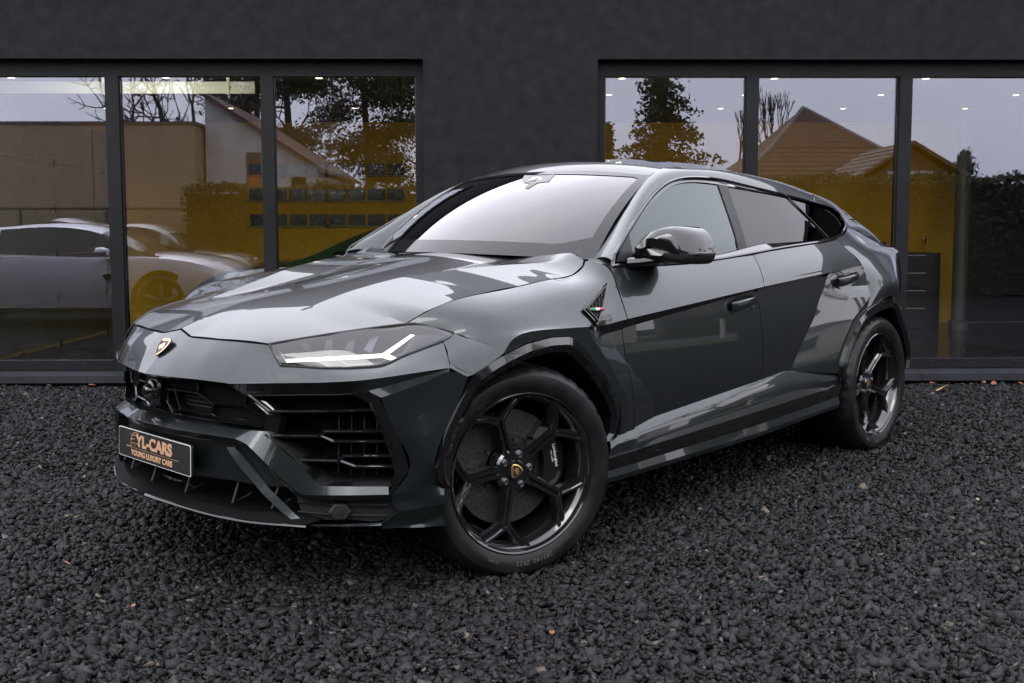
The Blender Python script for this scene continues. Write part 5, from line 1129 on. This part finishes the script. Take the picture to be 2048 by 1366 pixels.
def hedge(name, x0, x1, y0, y1, h, label, seed):
    rng = np.random.default_rng(seed); H_ = empty(name, ((x0 + x1) / 2, (y0 + y1) / 2, 0)); c = np.array([(x0 + x1) / 2, (y0 + y1) / 2, 0])
    e = MB(); e.box(x0 - c[0] + .1, x1 - c[0] - .1, y0 - c[1] + .1, y1 - c[1] - .1, 0, h - .1); e.build('hedge_core', mat('hedge_shade', (.012, .018, .006), .9), H_)
    n = int((x1 - x0) * 2600); face = rng.uniform(0, 1, n); P = np.stack([rng.uniform(x0, x1, n), rng.uniform(y0, y1, n), rng.uniform(0.02, h, n)], 1)
    k = face < .5; P[k, 1] = y1 + rng.normal(0, .05, k.sum()); k2 = (face >= .5) & (face < .75); P[k2, 2] = h + rng.normal(0, .05, k2.sum()) + .05 * np.sin(P[k2, 0] * 3.1)
    k3 = face >= .9; P[k3, 1] = y0 + rng.normal(0, .05, k3.sum())
    V, F = leafcloud(P - c, rng, .026); fast_mesh('foliage', V, F, m_leafg, H_)
    tag(H_, label, 'hedge')
hedge('clipped_hedge', -6.3, 3.4, -4.5, -3.5, 2.12, 'clipped green hedge reflected in the left window panes', 3)
hedge('clipped_hedge', 4.4, 15.0, -4.2, -3.2, 2.30, 'clipped green hedge reflected in the right window panes', 4)

def fir(x, y, h, r, label, seed, base=.3, mt=None):
    rng = np.random.default_rng(seed); T = empty('fir_tree', (x, y, 0)); e = MB(); e.tube([(0, 0, 0), (0, 0, h * .5), (0, 0, h * .97)], [r * .07, r * .045, .015], 8); e.build('trunk', m_bark, T)
    P = []
    nl = int(h * 5)
    for i in range(nl):
        q = i / nl; z = base + (h - base) * q; rr = r * (1 - q) ** .8 * rng.uniform(.75, 1.1)
        for k in range(int(7 + 8 * (1 - q))):
            a = rng.uniform(0, 2 * math.pi); L_ = rr * rng.uniform(.6, 1.12); m_ = int(120 * L_ / r) + 14
            t = rng.uniform(.12, 1, m_); P.append(np.stack([np.cos(a) * L_ * t + rng.normal(0, .07, m_), np.sin(a) * L_ * t + rng.normal(0, .07, m_), z - .30 * L_ * t ** 1.3 + rng.normal(0, .06, m_)], 1))
    V, F = leafcloud(np.concatenate(P), rng, .042); fast_mesh('crown', V, F, mt or m_fir, T); tag(T, label, 'tree')
fir(4.85, -13.2, 6.9, 2.9, 'tall dark fir tree reflected beside the stucco pier', 21)
fir(3.25, -14.0, 4.6, .9, 'slim young fir reflected at the edge of the right window', 22)
fir(18.6, -24, 4.6, 2.2, 'low round conifer reflected at the far right of the window', 23)

def pine(x, y, h, r, label, seed):
    rng = np.random.default_rng(seed); T = empty('pine_tree', (x, y, 0)); e = MB(); lean = rng.normal(0, .25, 2)
    pts = [(0, 0, 0), (lean[0] * .3, lean[1] * .3, h * .35), (lean[0], lean[1], h * .75), (lean[0] * 1.2, lean[1] * 1.2, h)]
    e.tube(pts, [.22, .17, .10, .03], 8); P = []
    for k in range(30):
        z = h * rng.uniform(.32, 1.0); a = rng.uniform(0, 2 * math.pi); L_ = r * rng.uniform(.35, 1.0) * (1.1 - .5 * abs(z / h - .7)); q = np.array([lean[0] * z / h, lean[1] * z / h, z])
        d = np.array([math.cos(a), math.sin(a), rng.uniform(-.05, .45)]); tip = q + d * L_
        e.tube([q, q + d * L_ * .5 + [0, 0, .08], tip], [.05, .03, .012], 5, False)
        for m_ in range(3):
            c = q + d * L_ * rng.uniform(.55, 1.05) + rng.normal(0, .12, 3); n = 230; P.append(c + rng.normal(size=(n, 3)) * [.42, .42, .18])
    e.build('trunk', m_bark, T); V, F = leafcloud(np.concatenate(P), rng, .045); fast_mesh('crown', V, F, m_pine, T); tag(T, label, 'tree')
for i, (x, y, h, r, lb) in enumerate(((-7.6, -21.5, 9.4, 3.0, 'broad pine reflected in the left middle pane'), (-5.0, -24, 9.8, 2.6, 'pine with crooked trunk reflected above the picture ledges'), (-2.6, -22.0, 9.2, 2.5, 'dense pine reflected beside the dark pier'), (-10.2, -27, 9.6, 2.6, 'far pine reflected behind the gable'))):
    pine(x, y, h, r, lb, 40 + i)

def bare(x, y, h, label, seed, spread=.55, trunk=.16, lv=5):
    rng = np.random.default_rng(seed); T = empty('bare_tree', (x, y, 0)); et, ec = MB(), MB()
    def grow(p, d, L_, r, l):
        q = p + d * L_; m_ = (p + q) / 2 + rng.normal(0, L_ * .06, 3); (et if l >= lv - 1 else ec).tube([p, m_, q], [r, r * .85, r * .68], 5 if l > 2 else 3, False)
        if l == 0: return
        for k in range(3 if l > 1 else 4):
            nd = d + rng.normal(0, spread, 3) + [0, 0, .18]; nd /= np.linalg.norm(nd); grow(q, nd, L_ * rng.uniform(.6, .85), r * .62, l - 1)
    grow(np.zeros(3), np.array([0, 0, 1.]), h * .28, trunk, lv); et.build('trunk', m_bark, T); ec.build('crown', m_twig, T); tag(T, label, 'tree')
bare(-8.9, -12.5, 7.6, 'bare branching tree reflected above the pebble wall', 61)
bare(-7.4, -14.5, 7.2, 'second bare tree reflected beside the gable wall', 62)
bare(14.2, -36, 10.5, 'leafless poplar reflected behind the hipped roof', 63, .16, .14, 4)
bare(12.6, -37, 9.2, 'shorter leafless poplar behind the hipped roof', 64, .14, .12, 4)

# pebble-dash building with a white gable, chain-link fence in front
PB = empty('pebble_building', (-11.0, -5.6, 0)); tag(PB, 'tan pebble-dash building with flat top reflected at the left', 'building')
for k in range(5):
    x0 = -6.6 + k * 2.2
    for j in range(2): MB().box(x0 + .008, x0 + 2.192, -3, .0, .008 + j * 1.80, 1.792 + j * 1.80).build('wall_panel', m_pebble, PB)
MB().box(-6.65, 4.45, -3.02, .03, 3.60, 3.66).build('roof_edge', mat('zinc_edge', (.1, .1, .11), .5, .5), PB)
for k, (x, z) in enumerate(((-5.1, 2.5), (-4.9, 1.45), (-2.9, 1.3))): MB().box(x - .05, x + .05, 0, .05, z - .12, z + .1).build('wall_bracket', m_black, PB)
GB_ = empty('gabled_house', (-5.2, -6.3, 0)); tag(GB_, 'white gabled house end reflected behind the left hedge', 'house')
MB().prism([(-1.35, 0), (1.15, 0), (1.15, 2.75), (-1.30, 4.30), (-1.35, 4.3)], 'y', -6, 0).build('wall', m_render, GB_)
MB().prism([(-1.5, 4.36), (1.3, 2.6), (1.3, 2.68), (-1.5, 4.46)], 'y', -6.2, .15).build('roof', m_roof, GB_)
for x, z0, z1 in ((-.28, 1.6, 3.05), (.72, 1.7, 2.5)):
    o = MB().box(x - .16, x + .16, -.02, .03, z0, z1).build('window', m_dglass, GB_); MB().box(x - .14, x + .14, .03, .045, z0 + .02, z0 + (z1 - z0) * .66).build('blind', m_orange, o)
FN = empty('chain_link_fence', (-9.6, -4.7, 0)); tag(FN, 'olive chain-link fence reflected in the left panes', 'fence')
for k in range(5): MB().tube([(-4 + k * 1.8, 0, 0), (-4 + k * 1.8, 0, 1.78)], .035, 8).build('post', m_green, FN)
MB().tube([(-4.2, 0, 1.76), (3.3, 0, 1.76)], .022, 6).build('top_rail', m_green, FN)
wv = MB()
for k in range(-16, 75):
    for sg in (1, -1):
        a = -4.2 + k * .1; x0, x1 = (a, a + 1.7 * sg) if sg > 0 else (a + 1.7, a); z0, z1 = .05, 1.75
        lo_, hi_ = -4.2, 3.3
        t0 = max(0, min(1, ((lo_ if x1 > x0 else hi_) - x0) / (x1 - x0))); t1 = max(0, min(1, ((hi_ if x1 > x0 else lo_) - x0) / (x1 - x0)))
        if t1 > t0: wv.tube([(x0 + (x1 - x0) * t0, 0, z0 + (z1 - z0) * t0), (x0 + (x1 - x0) * t1, 0, z0 + (z1 - z0) * t1)], .004, 3, False)
o = wv.build('wire_mesh', m_green, FN); o['kind'] = 'stuff'

# house with hipped roof and the garage gable
HS = empty('hipped_house', (14.4, -29, 0)); tag(HS, 'house with tall brown hipped tile roof reflected in the right window', 'house')
MB().box(-3.2, 5.2, -8, .0, 0, 3.4).build('wall', m_render, HS)
e = MB(); A_ = (.2, -3.6, 7.2); cs = [(-3.9, .6, 3.55), (6.0, .6, 3.55), (6.0, -8.6, 3.55), (-3.9, -8.6, 3.55)]
mids = [tuple((np.array(c) * .5 + np.array(A_) * .5) - [0, 0, .22]) for c in cs]
e.add(cs + mids + [A_], [(0, 1, 5, 4), (1, 2, 6, 5), (2, 3, 7, 6), (3, 0, 4, 7), (4, 5, 8), (5, 6, 8), (6, 7, 8), (7, 4, 8)]); RF = e.build('roof', m_roof, HS)
for c, m_ in zip(cs[:2], mids[:2]): MB().tube([c, m_, A_], .10, 6).build('ridge_tiles', mat('ridge_grey', (.22, .21, .20), .8), RF)
for r_ in range(14):      # tile courses
    t = r_ / 14; z = 3.57 + (7.1 - 3.57) * t
    xl = -3.9 + (4.1) * t + .05; xr = 6.0 - 5.8 * t - .05; MB().box(xl, xr, .6 - 4.2 * t - .05, .6 - 4.2 * t + .05, z - .02 - .22 * math.sin(math.pi * t) * .9, z + .03 - .22 * math.sin(math.pi * t) * .9).build('tile_course', m_roof, RF)
for x in (-.6, .35): o = MB().box(x, x + .8, .0, .05, 2.3, 3.35).build('window', m_render, HS); MB().box(x + .07, x + .73, .05, .06, 2.37, 3.28).build('pane', m_dglass, o)
GA = empty('garage_gable', (14.6, -19.5, 0)); tag(GA, 'low timber garage with gable roof reflected in front of the hipped house', 'garage')
MB().box(-1.3, 1.6, -4, 0, 0, 3.2).build('wall', m_woodd, GA)
MB().prism([(-1.3, 3.2), (1.6, 3.2), (.0, 4.25)], 'y', -4, -.02).build('gable', m_woodd, GA)
MB().prism([(-2.3, 3.05), (-2.2, 2.98), (.0, 4.32), (1.9, 3.22), (2.0, 3.3), (.0, 4.47)], 'y', -4.2, .35).build('roof', m_roof, GA)
for k in range(7): t = k / 7; MB().box(-2.2 + 2.1 * t, -2.2 + 2.1 * t + .16, -4.1, .36, 3.12 + 1.32 * t, 3.16 + 1.32 * t).build('roof_batten', m_render, GA)
MB().box(-.9, 1.1, 0, .06, 2.2, 2.95).build('door_panel', m_render, GA); MB().box(-.8, .8, 0, .05, 3.30, 3.42).build('tie_beam', m_render, GA)

# what lies to the right of the yard: seen mirrored in the doors
m_lawn = noise_col(mat('lawn_grass', (.05, .08, .02), .9), (.03, .05, .012), (.07, .10, .03), 3, 6)
MB().add([(13, -3.0, -.012), (40, -3.0, -.012), (40, 26, -.012), (13, 26, -.012)], [(0, 1, 2, 3)]).build('lawn', m_lawn)['kind'] = 'structure'
MB().add([(16, -3.0, -.006), (20.5, -3.0, -.006), (20.5, 26, -.006), (16, 26, -.006)], [(0, 1, 2, 3)]).build('lane', m_asph)['kind'] = 'structure'
def bungalow(x, y, w, d, h, label, wall, rf, seed):
    T = empty('bungalow', (x, y, 0)); tag(T, label, 'house'); MB().box(-d / 2, d / 2, -w / 2, w / 2, 0, h).build('wall', wall, T)
    MB().prism([(-w / 2 - .4, h), (w / 2 + .4, h), (0, h + w * .32)], 'x', -d / 2 - .3, d / 2 + .3).build('roof', rf, T)
    n = int(w / 2.0)
    for k in range(n):
        yy = -w / 2 + (k + .5) * w / n; o = MB().box(-d / 2 - .03, -d / 2 + .02, yy - .55, yy + .55, .9, 2.1).build('window', m_dglass, T); MB().box(-d / 2 - .06, -d / 2 - .03, yy - .6, yy + .6, .84, .9).build('window_sill', m_render, o)
bungalow(27, 4.5, 7.5, 7, 2.7, 'white bungalow mirrored in the front door', m_render, m_roof, 1)
bungalow(29, 14.5, 8, 7, 2.7, 'brick bungalow mirrored in the rear door', noise_col(mat('red_brick', (.2, .09, .06), .85), (.15, .07, .05), (.26, .12, .08), 12, 5), mat('dark_slate', (.05, .05, .055), .7), 2)
bungalow(31, -9, 8, 7, 2.7, 'pale rendered bungalow beyond the lane', m_render, mat('grey_slate', (.08, .08, .085), .7), 3)
hedge('garden_hedge', 21.4, 22.2, 8.6, 12.2, 1.3, 'low garden hedge beside the lane', 9)
for i, (x, y, h) in enumerate(((23.5, 9.6, 8.0), (24.0, -1.5, 8.5), (25, 20, 9))): bare(x, y, h, ('bare tree between the two bungalows', 'bare tree right of the white bungalow', 'bare tree past the brick bungalow')[i], 80 + i)
for k in range(9):
    y = -2 + k * 2.1; o = MB().tube([(15.6, y, 0), (15.6, y, .85)], .05, 8).build('bollard', m_render); tag(o, 'short white bollard along the lane', 'bollard', 'bollards along the lane')
# ---------------------------------------------------------------- two parked cars to the left, reflected in the panes; a dark coupe in the showroom
def parked_car(name, label, loc, rz, sp, body, seed=0, badge=False):
    """sp: list of (x, half width, z sill, z waist, half roof width, z roof) from tail to nose; x forward"""
    T = empty(name, loc, (0, 0, rz)); tag(T, label, 'car')
    S = np.array(sp['st'], float); xs = np.linspace(S[0, 0], S[-1, 0], 60); g = nspline(S[:, 0], S[:, 1:], xs)
    rows = []
    for x, (hw, zs, zw, rw, zr) in zip(xs, g):
        sec = [(hw * .86, zs), (hw * .97, zs + .06), (hw, zs + (zw - zs) * .35), (hw * .995, zs + (zw - zs) * .7), (hw * .94, zw - .02), (hw * .88, zw), (hw * .55, zw + .035), (0, zw + .05)]
        rows.append([(x, y, z) for y, z in sec] + [(x, -y, z) for y, z in reversed(sec[:-1])])
    G = np.array(rows); m_, n_ = G.shape[:2]; V = G.reshape(-1, 3).tolist(); F = grid_faces(m_, n_) + [tuple(range(n_)), tuple((m_ - 1) * n_ + k for k in range(n_))]
    mesh_obj('body', V, _orient(np.array(V), F, np.array([0, 0, .5])), body, T, True, 40)
    # greenhouse
    c0, c1 = sp['cab']; xs2 = np.linspace(c0, c1, 40); rr = []
    ins = lambda x: nspline(S[:, 0], S[:, 1:], np.array([x]))[0]
    for x in xs2:
        hw, zs, zw, rw, zr = ins(x); zr = max(zr, zw + .01); q = max(0.0, (zr - zw))
        w0 = hw * .88; w1 = w0 + (rw - w0) * min(1, q / .4)
        rr.append([(x, w0, zw), (x, w0 * .55 + w1 * .45, zw + q * .5), (x, w1 + .02, zw + q * .88), (x, w1 * .8, zw + q * .985), (x, 0, zw + q + .012)] + [(x, -w1 * .8, zw + q * .985), (x, -w1 - .02, zw + q * .88), (x, -(w0 * .55 + w1 * .45), zw + q * .5), (x, -w0, zw)])
    G = np.array(rr); V = G.reshape(-1, 3).tolist(); fs = grid_faces(len(xs2), 9)
    glassf, roof = [], []
    for i, q in enumerate(fs):
        row, colm = divmod(i, 8); x = xs2[row]; side = colm in (0, 1, 6, 7)
        pill = any(abs(x - p) < .06 for p in sp['pillars'])
        ws = x > sp['wsx'] or x < sp['rwx']
        (glassf if ((side and not pill and not (colm in (1, 6) and False)) or (ws and colm in (2, 3, 4, 5))) else roof).append(q)
    mesh_obj('windows', V, _orient(np.array(V), glassf, np.array([0, 0, .8])), sp.get('glass', m_dglass), T, True, 40); mesh_obj('roof', V, _orient(np.array(V), roof, np.array([0, 0, .8])), body, T, True, 40)
    r = sp['wr']
    for xw in sp['axles']:
        hw = ins(xw)[0]
        for s in (1, -1):
            v, f = lathe([(r * .62, -.02), (r * .70, .006), (r * .85, .012), (r * .97, -.01), (r, -.04), (r, -.20), (r * .8, -.22)], 40); W = mesh_obj('wheel', [(p[0], p[1] * s, p[2]) for p in v], f if s > 0 else [tuple(reversed(q)) for q in f], M['rubber'], T, True, 30); W.location = (xw, (hw + .004) * s, r)
            v, f = lathe([(.001, -.05), (.06, -.045), (.07, -.06), (r * .5, -.07), (r * .62, -.02)], 30); mesh_obj('wheel_dish', [(p[0], (p[1] - .03) * s, p[2]) for p in v], f if s > 0 else [tuple(reversed(q)) for q in f], M['dark'], W, True)
            for k in range(5):
                a = 2 * math.pi * k / 5 + .3; e = MB(); e.tube([(.03 * math.cos(a), -.02 * s, .03 * math.sin(a)), (r * .64 * math.cos(a), -.012 * s, r * .64 * math.sin(a))], .028, 6); e.build('spoke', sp.get('rim', m_rim), W)
            ring = [(xw + r * 1.14 * math.cos(a), r + r * 1.14 * math.sin(a)) for a in np.linspace(-.15, math.pi + .15, 30)]
            e = MB(); e.prism(ring, 'y', (hw - .16) * s, (hw + .0015) * s); e.build('wheel_arch', M['dark'], T)
    for s in (1, -1):
        for (x, y, z, a, b, tp) in sp['lamps']:
            v, f = lathe([(.001, .05), (a * .6, .045), (a, .02), (a * 1.05, -.03)], 20, 'x'); o = mesh_obj('headlight', [(p[0] + x, p[1] + y * s, p[2] * b + z) for p in v], f, M['hlchrome'] if tp else m_galv, T, True, 40)
        x, y, z = sp['mirror']; v, f = lathe([(.001, .11), (.06, .09), (.085, .03), (.08, -.05), (.001, -.06)], 14, 'x'); mesh_obj('door_mirror', [(p[0] + x, p[1] * 1.2 + y * s, p[2] * .75 + z) for p in v], f, sp.get('mirmat', body), T, True, 40)
        for gx in sp['gaps']: e = MB(); hw, zs, zw, _, _ = ins(gx); e.tube([(gx, (hw * 1.0 + .001) * s, zs + .12), (gx + .02, (hw * .999 + .001) * s, zs + (zw - zs) * .7), (gx + .03, hw * .945 * s, zw - .015)], .004, 4); e.build('door_gap', M['dark'], T)
    if badge:
        x, z = sp['badge']; hw = ins(x)[0]; e = MB(); pr = [(-.035, .05), (0, .058), (.035, .05), (.036, 0), (.02, -.04), (0, -.06), (-.02, -.04), (-.036, 0)]
        e.add([(x + a, hw + .004, z + b) for a, b in pr] + [(x + a * .3, hw + .012, z + b * .3) for a, b in pr], [(i, (i + 1) % 8, 8 + (i + 1) % 8, 8 + i) for i in range(8)] + [tuple(range(8, 16))]); e.build('wing_badge', M['gold'], T)
        e = MB(); e.add([(x - .28, hw + .006, .70), (x - .03, hw + .006, .74), (x + .05, hw + .006, .70), (x + .02, hw + .006, .62), (x - .22, hw + .006, .62)], [(0, 1, 2, 3, 4)]); e.build('wing_vent', M['dark'], T)
    return T
m_rim = mat('grey_rim', (.22, .22, .23), .35, .4)
m_silver = mat('silver_paint', (.62, .62, .66), .3, .35, Coat_Weight=1.0, Coat_Roughness=.02)
m_brown = mat('brown_paint', (.17, .135, .10), .35, .3, Coat_Weight=1.0, Coat_Roughness=.02)
m_pblack = mat('black_car_paint', (.006, .006, .006), .2, 0, Coat_Weight=1.0)
GT = dict(st=[(-3.55, .80, .35, .90, .45, .95), (-3.0, .97, .22, .98, .55, 1.20), (-2.2, .97, .20, .97, .60, 1.34), (-1.6, .96, .20, .95, .60, 1.38), (-.9, .95, .20, .93, .56, 1.28), (-.2, .96, .20, .94, .5, .97), (.3, .97, .22, .90, .5, .86), (.75, .90, .24, .76, .4, .72), (1.0, .62, .30, .60, .3, .55)],
          cab=(-3.3, -.05), pillars=(-2.35, -3.1), wsx=-.95, rwx=-2.9, axles=(0, -2.99), wr=.355, lamps=[(.55, .72, .78, .10, .5, True)], mirror=(-.75, 1.02, 1.0), gaps=(-.72, -2.15), badge=(-.50, .82))
parked_car('silver_coupe', 'silver grand-touring coupe with yellow wing badge reflected in the left panes', (-4.45, 2.46, 0), 0, GT, m_silver, badge=True)
HB = dict(st=[(-2.95, .74, .35, .90, .55, 1.10), (-2.75, .84, .24, .98, .62, 1.36), (-2.0, .86, .22, .97, .63, 1.42), (-1.2, .86, .22, .95, .62, 1.41), (-.75, .86, .22, .93, .60, 1.30), (-.25, .86, .22, .92, .5, .96), (.2, .85, .24, .88, .5, .86), (.55, .78, .26, .80, .4, .76), (.72, .60, .32, .66, .3, .62)],
          cab=(-2.85, -.1), pillars=(-1.55, -.72, -2.4), wsx=-.7, rwx=-2.65, axles=(0, -2.47), wr=.31, lamps=[(.46, .56, .74, .13, 1.0, True), (.62, .30, .72, .10, 1.0, True)], mirror=(-.62, .95, 1.0), gaps=(-.5, -1.6))
parked_car('brown_hatchback', 'brown small hatchback with round lamps parked behind the silver coupe', (-4.85, -.75, 0), 0, HB, m_brown)
DK = dict(GT); DK['st'] = [(a, b, c, d * .97, e_, f_ * .98) for a, b, c, d, e_, f_ in GT['st']]; DK['glass'] = mat('tinted_green', (.02, .05, .02), .08); DK['rim'] = M['rimblack']
parked_car('dark_coupe', 'black low coupe standing inside the showroom below the pictures', (-2.35, 11.6, 0), math.pi, DK, m_pblack)

# ---------------------------------------------------------------- fallen leaves
m_leaf = noise_col(mat('orange_leaf', (.42, .12, .03), .7), (.14, .045, .014), (.26, .10, .035), 40, 4); m_leaf2 = noise_col(mat('tan_leaf', (.5, .33, .18), .7), (.22, .14, .07), (.34, .23, .13), 40, 4)
rng = np.random.default_rng(5)
def leaf(x, y, L_, mt, label, group=None):
    n = 7; a = rng.uniform(0, 2 * math.pi); v = []; 
    for k in range(n):
        t = k / (n - 1); w = L_ * .33 * math.sin(math.pi * t) ** .8 * rng.uniform(.8, 1.15) + .0006
        zc = .010 + L_ * .25 * (t - .5) ** 2 + rng.uniform(0, .003)
        for u in (-1, 0, 1): v.append((L_ * (t - .5), u * w, zc + abs(u) * L_ * .10))
    f = [(k * 3 + j, k * 3 + j + 1, k * 3 + j + 4, k * 3 + j + 3) for k in range(n - 1) for j in range(2)]
    o = mesh_obj('fallen_leaf', v, f, mt, None, True); o.location = (x, y, .012); o.rotation_euler = (rng.normal(0, .25), rng.normal(0, .25), a); tag(o, label, 'leaf', group)
for (x, y) in ((-3.62, 8.22), (-3.28, 8.24), (-2.6, 8.18)): leaf(x, y, .06, m_leaf, 'orange fallen leaf at the foot of the left window sill', 'leaves under the left sill')
for (x, y) in ((3.52, 8.2), (3.62, 8.16), (3.86, 8.22), (3.95, 8.24), (4.02, 8.2), (4.22, 8.18)): leaf(x, y, .06, m_leaf, 'orange fallen leaf at the foot of the right window sill', 'leaves under the right sill')
for (x, y, L_, mt, lb) in ((3.48, 7.9, .13, m_leaf2, 'long pale leaf lying below the right window'), (.09, 3.02, .028, m_leaf, 'orange leaf scrap on gravel under the front tyre'), (.16, 3.05, .026, m_leaf, 'curled orange leaf scrap beside the front tyre'), (-1.62, 3.75, .035, m_leaf2, 'tan leaf scrap in front of the splitter'), (-1.2, 3.3, .022, m_leaf, 'tiny rusty leaf left of the front wheel'), (.25, 2.62, .02, m_leaf2, 'tiny pale leaf near the bottom edge'), (1.42, 2.85, .022, m_leaf, 'tiny orange leaf on gravel at the lower right'), (4.0, 6.2, .035, m_leaf, 'orange leaf on the gravel far right of the rear wheel'), (2.2, 4.6, .02, m_leaf2, 'small pale leaf on gravel right of the sill')): leaf(x, y, L_, mt, lb)
